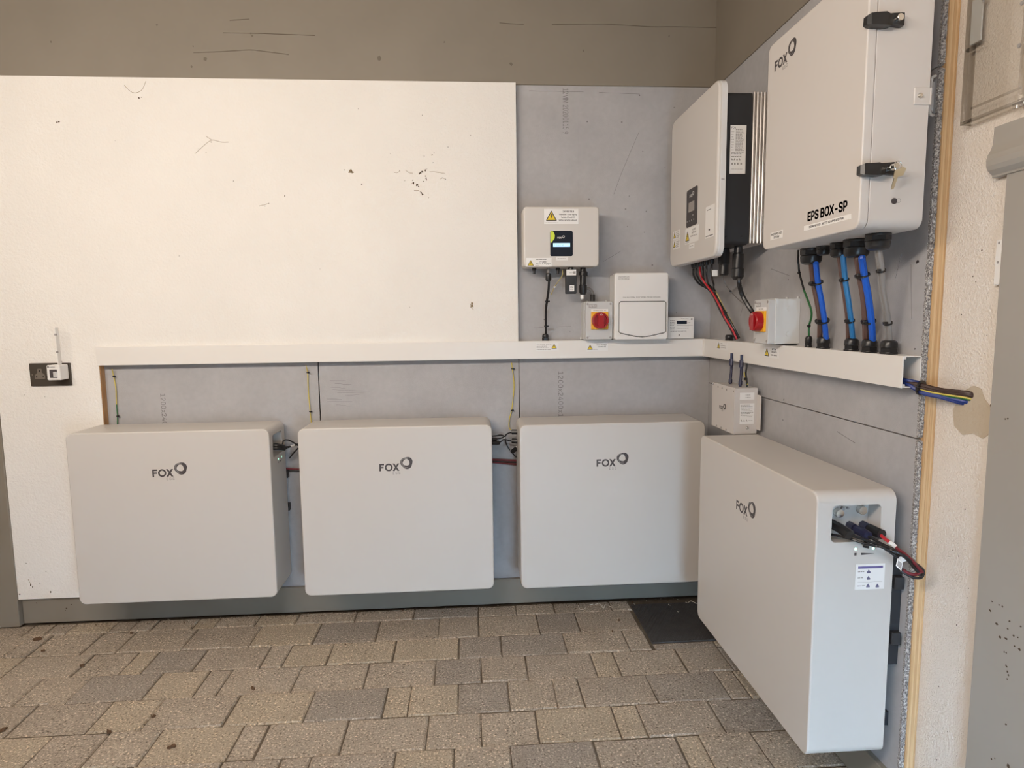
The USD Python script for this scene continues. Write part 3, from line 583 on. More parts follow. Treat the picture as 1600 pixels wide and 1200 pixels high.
# AC isolator on the back wall
def isolator(label, x0, x1, z0, z1, D, wall, text2, lid_at, kr):
    T = thing('isolator_switch', label, 'switch', ((x0 + x1) / 2, 0, z0), wall)
    cx = (x0 + x1) / 2; xc = cx + .002; zc = z0 + (z1 - z0) * .505
    P(T, 'base_box', cut(slab(rrect(x0, x1, z0, z1, .004, 3), -.0005, -lid_at, .001, 1)), 'plastic_c')
    P(T, 'lid', slab(rrect(x0 + .001, x1 - .001, z0 + .001, z1 - .001, .006, 4), -lid_at, -D, .002, 2), 'plastic_g')
    P(T, 'lid_rim', slab(rrect(x0 - .001, x1 + .001, z0 - .001, z1 + .001, .005, 3), -lid_at + .004, -lid_at - .005, .001, 1), 'plastic_c')
    e = .006
    PS(T, 'corner_screw', [lathe((x, -D + .002, z), (0, -1, 0), [(0, .0045), (.0026, .0042)], 12) for x in (x0 + .009, x1 - .009) for z in (z0 + .009, z1 - .009)], 'print_g')
    PS(T, 'mounting_lug', [rbox(x, x + .007, -.006, -.0005, z, z + .010, .001, 1) for x, z in ((x0 - .005, z0 - .0005), (x1 - .012, z1 - .003), (x0 + .02, z1 - .003))], 'plastic_c')
    PS(T, 'knockout_ring', [join([lathe((x1, -d, z), (1, 0, 0), [(-.002, .0085), (.0012, .0083), (.0012, .006)], 18)]) for d, z in ((lid_at * .46, z0 + .030), (lid_at * .46, z1 - .030))], 'plastic_c')
    w = kr * 1.04
    pl_ = P(T, 'switch_plate', rbox(xc - w, xc + w, -D - .006, -D + .001, zc - w, zc + w, .001, 1), 'yplate')
    P(T, 'name_strip', bx(xc - w, xc + w, -D - .0015, -D + .001, zc + w, zc + w + .011), 'paper')
    k = P(T, 'rotary_knob', [lathe((xc, -D - .006, zc), (0, -1, 0), [(0, kr), (.012, kr), (.019, kr * .96), (.021, kr * .90), (.021, kr * .78), (.011, kr * .74), (.011, .001)], 36)], 'red')
    P(k, 'knob_grip', hull([(xc + a * .0115, -D - b, zc + c * kr * .88) for a in (-1, 1) for b in (.008, .030) for c in (-1, .92)]), 'red')
    P(k, 'knob_mark', text('0', .006, xc - .004, zc + kr * .60, -D - .0305, wide=.009), 'paper')
    P(T, 'lettering', [text(text2, .0045, xc, zc + w + .0035, -D - .0016, 'c'), text('IP65 20A', .0042, x0 + .014, zc + w + .0155, -D - .0001), text('4P', .004, x0 + .012, z0 + .012, -D - .0001)], 'print_g')
    q = sbox(x0 + .013, z1 - .022, x0 + .045, z1 - .010)
    P(T, 'maker_mark', [ext(q, -D, -D - .0002)], 'print_g'); P(T, 'maker_print', text('PROTEUS', .006, x0 + .029, z1 - .019, -D - .0003, 'c', True, wide=.028), 'paper')
    return T
isolator('grey rotary isolator with red knob on back wall, left of the distribution board', -.529, -.4215, 1.0935, 1.240, .090, 'b', 'GENERATION AC', .062, .0320)
isolator('grey rotary isolator with red knob on right wall under the big inverter', .592, .690, 1.0955, 1.229, .095, 'r', 'BATTERY', .070, .0300)
# distribution board
T = thing('distribution_board', 'white plastic distribution board with flap door on top of the trunking', 'fuse box', (-.31, 0, 1.0915), 'b')
P(T, 'base_box', slab(rrect(-.414, -.209, 1.0945, 1.345, .006, 4), -.0005, -.060), 'plastic_w')
front = slab(rrect(-.418, -.2055, 1.0918, 1.348, .011, 6), -.055, -.100, .005, 3)
fp = Polygon([(-.399, 1.232), (-.393, 1.238), (-.222, 1.238), (-.216, 1.232), (-.215, 1.124), (-.222, 1.1185), (-.275, 1.107), (-.307, 1.1035), (-.340, 1.107), (-.392, 1.1185), (-.399, 1.124)])
P(T, 'front_cover', cut(front, ext(fp.buffer(.0022), -.094, -.11)), 'plastic_w')
fl = P(T, 'flap_door', slab(fp.buffer(-.0006), -.0935, -.1012, .002, 2), 'plastic_w')
P(fl, 'door_gap', ext(fp.buffer(.0022).difference(fp.buffer(-.0006)), -.0935, -.0945), 'gap')
P(fl, 'door_catch', [ext(sbox(-.3135, 1.1245, -.2995, 1.1385).difference(sbox(-.3115, 1.1265, -.3015, 1.1365)), -.1008, -.1022)], 'plastic_w')
P(T, 'lettering', text('PV SYSTEM DISTRIBUTION BOARD', .0046, -.311, 1.2525, -.1001, 'c', True, wide=.146), 'print_g')
P(T, 'maker_mark', [ext(sbox(-.402, 1.322, -.361, 1.336).difference(sbox(-.4008, 1.3232, -.3622, 1.3348)), -.1, -.1002), text('PROTEUS', .0075, -.3815, 1.3255, -.1001, 'c', True, wide=.036)], 'print_g')
# generation meter
T = thing('energy_meter', 'small white energy meter with dark digit window right of the distribution board', 'meter', (-.139, 0, 1.0915), 'b')
P(T, 'casing', slab(rrect(-.195, -.0890, 1.0925, 1.178, .002, 2), -.0005, -.060, .0015, 1), 'plastic_w')
P(T, 'digit_window', bx(-.1585, -.1185, -.0612, -.059, 1.1505, 1.1635), 'screen')
P(T, 'lettering', [text('kWh', .0035, -.1145, 1.1545, -.0602), lines(-.186, -.163, 1.128, 1.168, 6, -.0602, .0018, 12), text('METER 230V', .0035, -.142, 1.169, -.0602), bx(-.16, -.094, -.0603, -.06, 1.1445, 1.146), lines(-.16, -.096, 1.130, 1.142, 2, -.0602, .0018, 13), text('GENERATION METER', .0046, -.152, 1.119, -.0602, 'c', True, wide=.064)], 'print_g')
PS(T, 'seal_screw', [lathe((x, -.060, z), (0, -1, 0), [(0, .0038), (.0015, .0034)], 14) for x, z in ((-.148, 1.107), (-.099, 1.169))], 'print_g')
# double socket and plug-in repeater
T = thing('wall_socket', 'dark bronze double wall socket on the white wall at far left', 'socket', (-2.548, -.03, .947), 'b')
P(T, 'face_plate', slab(rrect(-2.6208, -2.4748, .947, 1.033, .003, 3), -.0301, -.0375, .002, 2), 'bronze')
ins = unary_union([rrect(-2.602, -2.566, .974, .990, .003), rrect(-2.592, -2.576, .974, 1.012, .003), Polygon([(-2.602, .988), (-2.566, .988), (-2.576, .998), (-2.592, .998)])])
P(T, 'socket_insert', ext(ins, -.037, -.0385), 'bronze_l'); P(T, 'socket_insert', ext(affinity.translate(ins, .073), -.037, -.0385), 'bronze_l')
P(T, 'pin_hole', [bx(a, b, -.0387, -.0384, c, d) for a, b, c, d in ((-2.5860, -2.5820, 1.000, 1.008), (-2.5985, -2.5935, .980, .984), (-2.5745, -2.5695, .980, .984))], 'gap')
PS(T, 'plate_screw', [lathe((x, -.0375, .99), (0, -1, 0), [(0, .003), (.0006, .003)], 12) for x in (-2.611, -2.485)], 'bronze_l')
T = thing('plug_in_repeater', 'small white plug-in repeater with upright blade antenna in the wall socket', 'repeater', (-2.503, -.04, .97), 'b')
P(T, 'casing', rbox(-2.5265, -2.4785, -.090, -.0385, .972, 1.0285, .005, 3), 'plastic_w')
P(T, 'recess_panel', bx(-2.515, -2.489, -.0904, -.089, .981, 1.012), 'print'); P(T, 'button', rbox(-2.503, -2.4895, -.0915, -.089, .9845, 1.004, .001, 1), 'plastic_g')
P(T, 'lettering', [text('repeater', .0042, -2.517, 1.0195, -.0902), lathe((-2.519, -.09, 1.022), (0, -1, 0), [(0, .003), (.0003, .003)], 12)], 'print')
an = P(T, 'antenna', hull([(-2.4865 + a, y_, z) for z, a in ((1.026, .0015), (1.165, .0))  for a in (a - .0016, a + .0016) for y_ in (-.086, -.068)]), 'plastic_w')
PS(an, 'antenna_rib', [rbox(-2.490, -2.4835, -.0868, -.080, z, z + .007, .001, 1) for z in (1.136, 1.072)], 'print_g')

# ================================================================ RIGHT-WALL DEVICES (frame: s, y, z)
# ---- large inverter
T = thing('hybrid_inverter', 'large inverter with white front cover, black sides and silver fins on right wall', 'inverter', (.31, 0, 1.37), 'r')
fx0, fx1, fz0, fz1 = .088, .539, 1.368, 1.905
P(T, 'front_cover', slab(rrect(fx0, fx1, fz0, fz1, .034, 9), -.174, -.200, .008, 4), 'inv_white')
P(T, 'cover_rim', slab(rrect(fx0 + .0005, fx1 + .0006, fz0 - .0006, fz1 + .0006, .034, 9), -.173, -.1905, .001, 1), 'inv_rim')
P(T, 'body_shell', slab(rrect(.105, .526, 1.405, 1.870, .02, 6), -.088, -.176), 'black_m')
P(T, 'heat_sink', bx(.115, .520, -.088, -.040, 1.415, 1.860), 'alu')
for k in range(5):
    d = .086 - k * .0112
    P(T, 'heat_sink_fin', rbox(.105, .531, -d, -d + .0062, 1.407, 1.868, .002, 1), 'alu')
P(T, 'mounting_plate', bx(.16, .46, -.041, -.0005, 1.5, 1.8), 'gap')
y = -.2003
dp = P(T, 'control_panel', slab(rrect(.268, .374, 1.491, 1.619, .008, 4), -.199, -.2008, .0004, 1), 'print')
P(dp, 'display', bx(.290, .346, -.2013, -.2005, 1.541, 1.574), 'lcd_off', label='grey display window')
P(dp, 'panel_print', [ext(fox_letters(.300, 1.5905, .0095), -.2008, -.2011), ext(blob(.334, 1.600, .0075).difference(blob(.334, 1.600, .0045)), -.2008, -.2011)] + [lathe((x, -.2008, z), (0, -1, 0), [(0, .0022), (.0003, .0022)], 10) for x, z in ((.280 + .021 * k, 1.511) for k in range(4))] + [lathe((.335, -.2008, 1.527), (0, -1, 0), [(0, .0028), (.0003, .0028)], 10)], 'plastic_g')
P(T, 'code_sticker', bx(.450, .524, y, -.199, 1.4315, 1.532), 'paper'); P(T, 'label_print', [lines(.464, .508, 1.517, 1.523, 1, y, .002, 14), lines(.455, .516, 1.435, 1.440, 1, y, .0026, 15), bx(.478, .490, y - .0002, y, 1.454, 1.459)], 'print')
P(T, 'warning_label', bx(.258, .390, y, -.199, 1.434, 1.4875), 'paper')
P(T, 'label_print', [text('HYBRID', .0062, .345, 1.4745, y, 'c', True), text('INVERTER', .0062, .345, 1.4645, y, 'c', True), text('WARNING Dual Supply', .005, .345, 1.4545, y, 'c', wide=.07), lines(.262, .31, 1.4365, 1.441, 1, y, .0018, 16)], 'print_g')
warn_sign(T, 'warning_triangle', .262, 1.4435, .040, y)
P(T, 'small_label', bx(.300, .353, y, -.199, 1.415, 1.4305), 'paper'); P(T, 'label_print', lines(.308, .345, 1.420, 1.426, 1, y, .0026, 17), 'print_g')
for z in (1.4645, 1.430):
    P(T, 'warning_label', bx(.126, .203, y, -.199, z, z + .0325), 'paper'); P(T, 'label_print', lines(.160, .198, z + .004, z + .029, 4, y, .0024, int(z * 1000)), 'print_g'); warn_sign(T, 'warning_triangle', .129, z + .008, .026, y)
# rating plate on the black side
xs = .5263
SF = lambda t: side_face(t, xs)
rp = P(T, 'rating_plate', side_face(ext(sbox(-.156, 1.6215, -.1055, 1.768), 0, -.0005), xs - .0003), 'paper')
P(rp, 'plate_print', [SF(lines(-.139, -.112, 1.690, 1.756, 20, -.0003, .0018, 21)), SF(lines(-.152, -.144, 1.690, 1.752, 8, -.0003, .0016, 22)), SF(lines(-.152, -.112, 1.672, 1.687, 4, -.0003, .0018, 23)), SF(ext(fox_letters(-.153, 1.758, .0055), -.0003, -.0005)), SF(lines(-.152, -.110, 1.635, 1.637, 1, -.0003, .0012, 24))]
  + [SF(ext(Polygon([(a, 1.6625), (a + .006, 1.6625), (a + .003, 1.669)]), -.0003, -.0005)) for a in (-.152, -.144, -.136, -.128)] + [SF(bx(a, a + .005, -.0005, -.0003, 1.649, 1.655)) for a in (-.151, -.142, -.133, -.122)], 'print_g')
P(T, 'cover_mark', [side_face(bx(-.186, -.183, -.0003, 0, 1.601, 1.604), .5396), side_face(bx(-.1805, -.1775, -.0003, 0, 1.601, 1.604), .5396)], 'print')
PS(T, 'side_screw', [lathe((.526, -d, 1.430), (1, 0, 0), [(-.001, .003), (.0012, .0026)], 12) for d in (.162, .112)], 'black')
# terminals under the inverter
P(T, 'terminal_plate', bx(.14, .38, -.172, -.10, 1.398, 1.406), 'black')
for k, s in enumerate((.182, .214, .245, .276, .311, .357)):
    P(T, 'dc_connector', lathe((s, -.140, 1.40), (0, 0, -1), [(0, .0075), (.014, .0078), (.016, .0095), (.034, .0095), (.042, .0065)], 14), 'black')
P(T, 'ac_connector', lathe((.412, -.120, 1.405), (0, 0, -1), [(0, .017), (.010, .019), (.050, .019), (.055, .016), (.085, .0165), (.090, .013)], 18), 'black')
P(T, 'ac_connector', lathe((.478, -.100, 1.405), (0, 0, -1), [(0, .013), (.022, .0135), (.026, .0175), (.070, .0175), (.074, .020), (.098, .020), (.108, .013)], 18), 'black')
P(T, 'connector_tag', bx(.386, .392, -.150, -.132, 1.315, 1.335), 'paper')

# ---- EPS cabinet
T = thing('changeover_cabinet', 'tall light grey wall cabinet with two black latches and a key, top right', 'cabinet', (1.06, 0, 1.351), 'r')
ex0, ex1, ez0, ez1 = .857, 1.2665, 1.351, 1.860
P(T, 'cabinet_body', slab(rrect(ex0, ex1, ez0, ez1, .020, 7), -.068, -.1805, .001, 1), 'cabinet')
P(T, 'cabinet_door', slab(rrect(ex0, ex1 + .0005, ez0, ez1, .020, 7), -.1825, -.200, .0035, 3), 'cabinet')
P(T, 'door_seal', slab(rrect(ex0 + .003, ex1 - .0025, ez0 + .003, ez1 - .003, .018, 6), -.1795, -.1832), 'gap')
y = -.2002
fox_logo(T, .894, 1.7872, .0235, y)
P(T, 'lettering', [text('EPS BOX-SP', .0192, 1.0755 + a, 1.3937 + b, y, bold=True, wide=.150) for a, b in ((0, 0), (.0006, 0), (.0012, 0), (.0006, .0004), (.0006, -.0004))], 'print', label='dark EPS BOX-SP print')
P(T, 'name_strip', ext(Polygon([(1.0615, 1.3735), (1.2412, 1.3735), (1.2412, 1.3838), (1.0615, 1.3850)]), -.199, -.2004), 'paper'); P(T, 'label_print', text('POWER FAIL AUTO CHANGEOVER', .0044, 1.150, 1.3770, -.2005, 'c', True, wide=.132), 'print')
P(T, 'name_strip', bx(.900, .963, -.2004, -.199, 1.3718, 1.3905), 'paper'); PS(T, 'label_print', [text('PHOTOVOLTAIC', .0052, .9315, 1.3822, -.2005, 'c', True, wide=.055), text('SYSTEM', .0052, .9315, 1.3742, -.2005, 'c', True, wide=.028)], 'print')
def latch(z, key):
    h = P(T, 'door_latch', [hull([(ex1 + a, -d, z + b) for d, w, hh in ((.209, .012, .0080), (.204, .018, .0105), (.176, .021, .0120), (.160, .014, .0095)) for a in (0, w) for b in (-hh, hh)]),
        hull([(ex1 + a, -d, z + b + .003) for d, w, hh in ((.166, .012, .0095), (.142, .013, .0115), (.135, .012, .0115)) for a in (0, w) for b in (-hh, hh)])], 'black', label='black quarter turn latch')
    P(h, 'lock_cylinder', lathe((ex1 + .010, -.148, z + .003), (1, 0, 0), [(0, .0066), (.010, .0066), (.011, .0058), (.011, .001)], 18), 'steel')
latch(1.738, 0); latch(1.4615, 1)
K = thing('cabinet_key', 'silver key left hanging from the lower latch of the cabinet', 'key', (ex1 + .022, -.146, 1.464), 'r')
kx = ex1 + .0225
P(K, 'key_in_lock', lathe((kx - .004, -.148, 1.4645), (1, 0, 0), [(0, .006), (.010, .006), (.014, .0045)], 14), 'steel')
P(K, 'key_ring', tube([(kx + .008, -.146 + .0075 * math.cos(a), 1.4650 + .0085 * math.sin(a)) for a in np.linspace(0, 2 * math.pi, 17)], .0009, 6, 2), 'steel')
kb = unary_union([Polygon([(-.154, 1.443), (-.137, 1.4475), (-.132, 1.459), (-.138, 1.4605), (-.152, 1.4535)]).buffer(.0015), Polygon([(-.1525, 1.445), (-.1455, 1.447), (-.1535, 1.4215), (-.1575, 1.4195), (-.1585, 1.423)])])
P(K, 'hanging_key', side_face(ext(kb, 0, -.002), kx + .0085), 'brass')
P(T, 'side_screw', lathe((ex1 - .001, -.129, 1.404), (1, 0, 0), [(0, .0062), (.0025, .0058), (.0025, .002)], 14), 'print', label='dark side screw'); P(T, 'earth_mark', side_face(ext(Point(-.1195, 1.405).buffer(.0045).difference(Point(-.1195, 1.405).buffer(.0037)), 0, -.0002), ex1), 'print_g')
tb = P(T, 'wall_tab', [rbox(ex1 - .004, ex1 + .0025, -.100, -.068, 1.5875, 1.6200, .001, 1), rbox(ex1 - .02, ex1 + .0025, -.0685, -.064, 1.5875, 1.6200, .001, 1)], 'cabinet')
P(tb, 'tab_screw', lathe((ex1 + .002, -.0885, 1.6045), (1, 0, 0), [(0, .0055), (.002, .005), (.0045, .003)], 12), 'steel')
P(T, 'wall_rail', [tube([(1.195, -.003, 1.67), (1.195, -.012, 1.66), (1.195, -.012, 1.60), (1.195, -.003, 1.59)], .003, 6), bx(1.0, 1.19, -.07, -.0005, 1.60, 1.66)], 'cabinet')
for s, r, L, yy in ((.903, .0265, .042, -.092), (.958, .016, .024, -.092), (1.026, .0205, .036, -.092), (1.090, .0275, .042, -.090), (1.186, .025, .036, -.104)):
    P(T, 'cable_gland', gland((s, yy, ez0 + .001), (0, 0, -1), r, L), 'black')

# ---- small combiner box
T = thing('combiner_box', 'small grey metal box with rating labels on right wall above the battery', 'box', (.385, 0, .79), 'r')
P(T, 'casing', slab(rrect(.288, .4775, .786, .941, .002, 2), -.0205, -.096), 'cabinet')
P(T, 'front_cover', slab(rrect(.287, .4785, .785, .942, .003, 2), -.094, -.100, .0012, 2), 'cabinet')
P(T, 'mounting_flange', rbox(.26, .503, -.0215, -.0185, .800, .918, .001, 1), 'cabinet')
PS(T, 'standoff', [bx(.30, .46, -.02, -.0005, .82, .84), bx(.30, .46, -.02, -.0005, .88, .90)], 'cabinet')
PS(T, 'cover_screw', [lathe((s, -.100, z), (0, -1, 0), [(0, .0035), (.0012, .003)], 10) for s, z in ((.296, .935), (.340, .931), (.377, .930), (.414, .929), (.470, .930), (.335, .791), (.375, .791), (.418, .791))], 'print_g')
fox_logo(T, .356, .8555, .0125, -.1002)
SF = lambda t: side_face(t, .4779)
lb = P(T, 'rating_label', [side_face(ext(sbox(-.0815, .9015, -.032, .9255), 0, -.0004), .4776), side_face(ext(sbox(-.080, .8195, -.031, .889), 0, -.0004), .4776)], 'paper')
P(lb, 'label_print', [SF(lines(-.062, -.038, .905, .922, 2, -.0003, .002, 31)), SF(lines(-.077, -.034, .842, .886, 9, -.0003, .0018, 32))] + [SF(ext(Polygon([(a, .829), (a + .006, .829), (a + .003, .8355)]), -.0003, -.0005)) for a in (-.077, -.068, -.059)] + [SF(lines(-.05, -.034, .828, .834, 1, -.0003, .0022, 33))], 'print_g')
P(T, 'earth_screw', lathe((.4775, -.053, .807), (1, 0, 0), [(0, .0055), (.003, .005), (.004, .003)], 12), 'steel')

# ---- clear meter cover, door moulding and door contact on the right wall
T = thing('clear_cover', 'clear plastic meter cover fixed to white wall, top right corner', 'cover', (1.3, .03, 1.556), 'r')
w_ = .003
def shell(x0, x1, z0, z1, yb, yf, t):
    return [bx(x0, x1, yf, yf + t, z0, z1), bx(x0, x0 + t, yf, yb, z0, z1), bx(x1 - t, x1, yf, yb, z0, z1), bx(x0, x1, yf, yb, z0, z0 + t), bx(x0, x1, yf, yb, z1 - t, z1)]
P(T, 'cover_shell', shell(1.2505, 1.405, 1.5535, 1.95, .0335, .012, .002), 'clear')
P(T, 'cover_edge', [bx(1.2505, 1.405, .0115, .0175, 1.5535, 1.5595), bx(1.2505, 1.2555, .0115, .0175, 1.5595, 1.95)], 'clear_edge')
P(T, 'cover_rib', bx(1.383, 1.3865, .0105, .0330, 1.5535, 1.95), 'clear_edge'); P(T, 'cover_rib', bx(1.273, 1.385, .0135, .0165, 1.578, 1.582), 'clear_edge')
P(T, 'inner_plate', bx(1.255, 1.2805, .018, .021, 1.7045, 1.786), 'plastic_c', label='pale grey plate behind the clear cover')
P(T, 'catch', rbox(1.251, 1.288, .013, .022, 1.693, 1.699, .001, 1), 'clear_edge'); P(T, 'catch', rbox(1.377, 1.403, .006, .016, 1.546, 1.5535, .001, 1), 'clear_edge')
for s_, z in ((1.289, 1.776), (1.3775, 1.726), (1.3775, 1.654)):
    P(T, 'cover_screw', lathe((s_, .0125, z), (0, -1, 0), [(0, .0042), (.002, .0035)], 12), 'print_g')
T = thing('door_moulding', 'grey curved drip moulding above the grey door frame at right edge', 'moulding', (1.35, .03, 1.44), 'r')
mp = Polygon([(.0335, 1.527), (.017, 1.527), (.0165, 1.497), (.0135, 1.487), (.0075, 1.476), (.0050, 1.466), (.0058, 1.456), (.0095, 1.448), (.0165, 1.4415), (.0195, 1.440), (.0190, 1.436), (.0335, 1.436)]).buffer(.0006)
P(T, 'moulding_length', ext_x(mp, 1.330, 2.4), 'frame')
T = thing('door_contact', 'small white plastic plate with a screw beside the grey door frame', 'plate', (1.357, .03, 1.234), 'r')
P(T, 'contact_block', rbox(1.3440, 1.3565, .0235, .0337, 1.234, 1.318, .001, 1), 'plastic_w')
for z in (1.312, 1.276): P(T, 'contact_screw', lathe((1.351, .0235, z), (0, -1, 0), [(0, .0025), (.0006, .0022)], 10), 'print_g')
T = thing('wall_screw', 'rusty screw head in the white wall beside the filler patch', 'screw', (1.363, .03, 1.0), 'r')
P(T, 'screw_head', lathe((1.3535, .034, 1.003), (0, -1, 0), [(0, .0045), (.004, .0045), (.006, .003)], 10), 'leaf')

# ================================================================ CABLES
def cable_thing(name, label, cat, cores, ties=(), wall='b', base=None, group=None):
    """cores: (part name, radius, material, points)"""
    base = base or cores[0][3][-1]
    T = thing(name, label, cat, tuple(base), wall, group)
    for nm, r, mm, pts in cores: P(T, nm, tube(pts, r), mm)
    for p, d, r in ties: P(T, 'cable_tie', tie(p, d, r), 'black')
    return T
V = (0, 0, 1)
cable_thing('earth_cable', 'thin black and green earth wire dropping from the cabinet, leftmost of its five cables', 'cable', [('core', 0.0028, 'black', [(0.7785, -0.0600, 1.3601), (0.7785, -0.0600, 1.3301), (0.7741, -0.0551, 1.3202), (0.7706, -0.0501, 1.2978), (0.7887, -0.0452, 1.2493)]), ('core', 0.0028, 'green', [(0.7887, -0.0452, 1.2493), (0.8180, -0.0403, 1.1993), (0.8147, -0.0354, 1.1748), (0.7963, -0.0304, 1.1499), (0.7897, -0.0255, 1.1185), (0.7897, -0.0255, 1.1175)])], [((0.7706, -0.0501, 1.2978), (0.0146, 0.0099, -0.0709), 0.0042), ((0.7963, -0.0304, 1.1499), (-0.0250, 0.0099, -0.0563), 0.0042)], 'r', None, None)
cable_thing('mains_cable', 'brown and bright blue cable pair, second cable from the left below the cabinet', 'cable', [('brown_core', 0.0072, 'brown', [(0.9036, -0.0900, 1.3116), (0.9036, -0.0900, 1.3076), (0.8875, -0.0739, 1.2645), (0.8807, -0.0577, 1.2141), (0.8691, -0.0416, 1.1649), (0.8430, -0.0255, 1.1201), (0.8430, -0.0255, 1.1191)]), ('blue_core', 0.0072, 'blue', [(0.9248, -0.0900, 1.3099), (0.9248, -0.0900, 1.3059), (0.9087, -0.0739, 1.2633), (0.9018, -0.0577, 1.2136), (0.8903, -0.0416, 1.1649), (0.8730, -0.0255, 1.1210), (0.8730, -0.0255, 1.1200)])], [((0.8981, -0.0739, 1.2639), (-0.0229, 0.0323, -0.0929), 0.0182), ((0.8797, -0.0416, 1.1649), (-0.0333, 0.0323, -0.0933), 0.0182)], 'r', None, None)
cable_thing('mains_cable', 'brown and paler blue cable pair in the middle below the cabinet', 'cable', [('brown_core', 0.0065, 'brown', [(1.0262, -0.0900, 1.3208), (1.0262, -0.0900, 1.3168), (1.0160, -0.0739, 1.2645), (1.0073, -0.0577, 1.2109), (0.9941, -0.0416, 1.1654), (0.9735, -0.0255, 1.1222), (0.9735, -0.0255, 1.1212)]), ('blue_core', 0.0065, 'blue2', [(1.0401, -0.0900, 1.3195), (1.0401, -0.0900, 1.3155), (1.0263, -0.0739, 1.2638), (1.0182, -0.0577, 1.2106), (1.0056, -0.0416, 1.1654), (0.9906, -0.0255, 1.1227), (0.9906, -0.0255, 1.1217)])], [((1.0211, -0.0739, 1.2641), (-0.0203, 0.0323, -0.1054), 0.0119), ((0.9999, -0.0416, 1.1654), (-0.0307, 0.0323, -0.0883), 0.0119)], 'r', None, None)
cable_thing('mains_cable', 'brown and bright blue cable pair, second from the right below the cabinet', 'cable', [('brown_core', 0.0076, 'brown', [(1.0932, -0.0880, 1.3094), (1.0932, -0.0880, 1.3054), (1.0799, -0.0724, 1.2708), (1.0737, -0.0567, 1.2196), (1.0607, -0.0411, 1.1646), (1.0419, -0.0255, 1.1225), (1.0419, -0.0255, 1.1215)]), ('blue_core', 0.0076, 'blue', [(1.1097, -0.0880, 1.3078), (1.1097, -0.0880, 1.3038), (1.0971, -0.0724, 1.2697), (1.0913, -0.0567, 1.2190), (1.0828, -0.0411, 1.1647), (1.0670, -0.0255, 1.1233), (1.0670, -0.0255, 1.1223)])], [((1.0885, -0.0724, 1.2702), (-0.0190, 0.0312, -0.0853), 0.0165), ((1.0718, -0.0411, 1.1646), (-0.0281, 0.0312, -0.0963), 0.0165)], 'r', None, None)
cable_thing('grey_cable', 'grey twin cable, rightmost of the cables below the cabinet', 'cable', [('core', 0.0055, 'gcable', [(1.1785, -0.1000, 1.3205), (1.1785, -0.1000, 1.3165), (1.1687, -0.0851, 1.2745), (1.1546, -0.0702, 1.2333), (1.1464, -0.0553, 1.1942), (1.1350, -0.0404, 1.1609), (1.1203, -0.0255, 1.1200), (1.1203, -0.0255, 1.1190)]), ('core', 0.0055, 'gcable', [(1.1864, -0.1000, 1.3197), (1.1864, -0.1000, 1.3157), (1.1767, -0.0851, 1.2739), (1.1626, -0.0702, 1.2330), (1.1549, -0.0553, 1.1940), (1.1431, -0.0404, 1.1610), (1.1294, -0.0255, 1.1203), (1.1294, -0.0255, 1.1193)])], [((1.1727, -0.0851, 1.2742), (-0.0239, 0.0298, -0.0829), 0.0098), ((1.1390, -0.0404, 1.1609), (-0.0258, 0.0298, -0.0740), 0.0098)], 'r', None, None)
cable_thing('solar_cable_bunch', 'bunch of black and red solar cables tied together below the big inverter', 'cable', [('black_core', 0.0036, 'black', [(0.1820, -0.1400, 1.3565), (0.1815, -0.1400, 1.3359), (0.1563, -0.1210, 1.3177), (0.1471, -0.1020, 1.3002), (0.2084, -0.0830, 1.2691), (0.2670, -0.0640, 1.1901), (0.3001, -0.0450, 1.1365), (0.3094, -0.0260, 1.0955)]), ('black_core', 0.0036, 'black', [(0.2140, -0.1400, 1.3565), (0.2146, -0.1400, 1.3337), (0.1912, -0.1217, 1.3156), (0.1833, -0.1033, 1.2983), (0.2206, -0.0850, 1.2695), (0.2794, -0.0667, 1.1909), (0.3136, -0.0483, 1.1377), (0.3241, -0.0300, 1.0969)]), ('red_core', 0.0036, 'redw', [(0.2450, -0.1400, 1.3565), (0.2573, -0.1420, 1.3315), (0.2504, -0.1250, 1.3044), (0.2918, -0.1080, 1.2606), (0.3258, -0.0910, 1.2071), (0.3182, -0.0740, 1.1771), (0.3425, -0.0570, 1.1359), (0.3482, -0.0400, 1.0989)]), ('black_core', 0.0036, 'black', [(0.2760, -0.1400, 1.3565), (0.2781, -0.1400, 1.3293), (0.2388, -0.1217, 1.3127), (0.2046, -0.1033, 1.2971), (0.2347, -0.0850, 1.2708), (0.2913, -0.0667, 1.1927), (0.3249, -0.0483, 1.1397), (0.3351, -0.0300, 1.0991)]), ('black_core', 0.0036, 'black', [(0.3110, -0.1400, 1.3565), (0.3105, -0.1400, 1.3270), (0.2700, -0.1210, 1.3108), (0.2344, -0.1020, 1.2955), (0.2367, -0.0830, 1.2717), (0.2907, -0.0640, 1.1936), (0.3228, -0.0450, 1.1406), (0.3315, -0.0260, 1.0999)]), ('black_core', 0.0036, 'black', [(0.3570, -0.1400, 1.3565), (0.3575, -0.1400, 1.3238), (0.3194, -0.1217, 1.3078), (0.2860, -0.1033, 1.2928), (0.2486, -0.0850, 1.2721), (0.3030, -0.0667, 1.1944), (0.3361, -0.0483, 1.1417), (0.3460, -0.0300, 1.1013)]), ('earth_core', 0.0024, 'paleyel', [(0.2612, -0.0850, 1.2692), (0.2801, -0.0700, 1.2266), (0.2886, -0.0550, 1.1921), (0.3063, -0.0400, 1.1540), (0.3241, -0.0250, 1.1051)])], [((0.2742, -0.1000, 1.2669), (0.0197, 0.0350, -0.0785), 0.0110), ((0.2940, -0.0650, 1.1884), (-0.0004, 0.0350, -0.0574), 0.0110)], 'r', None, None)
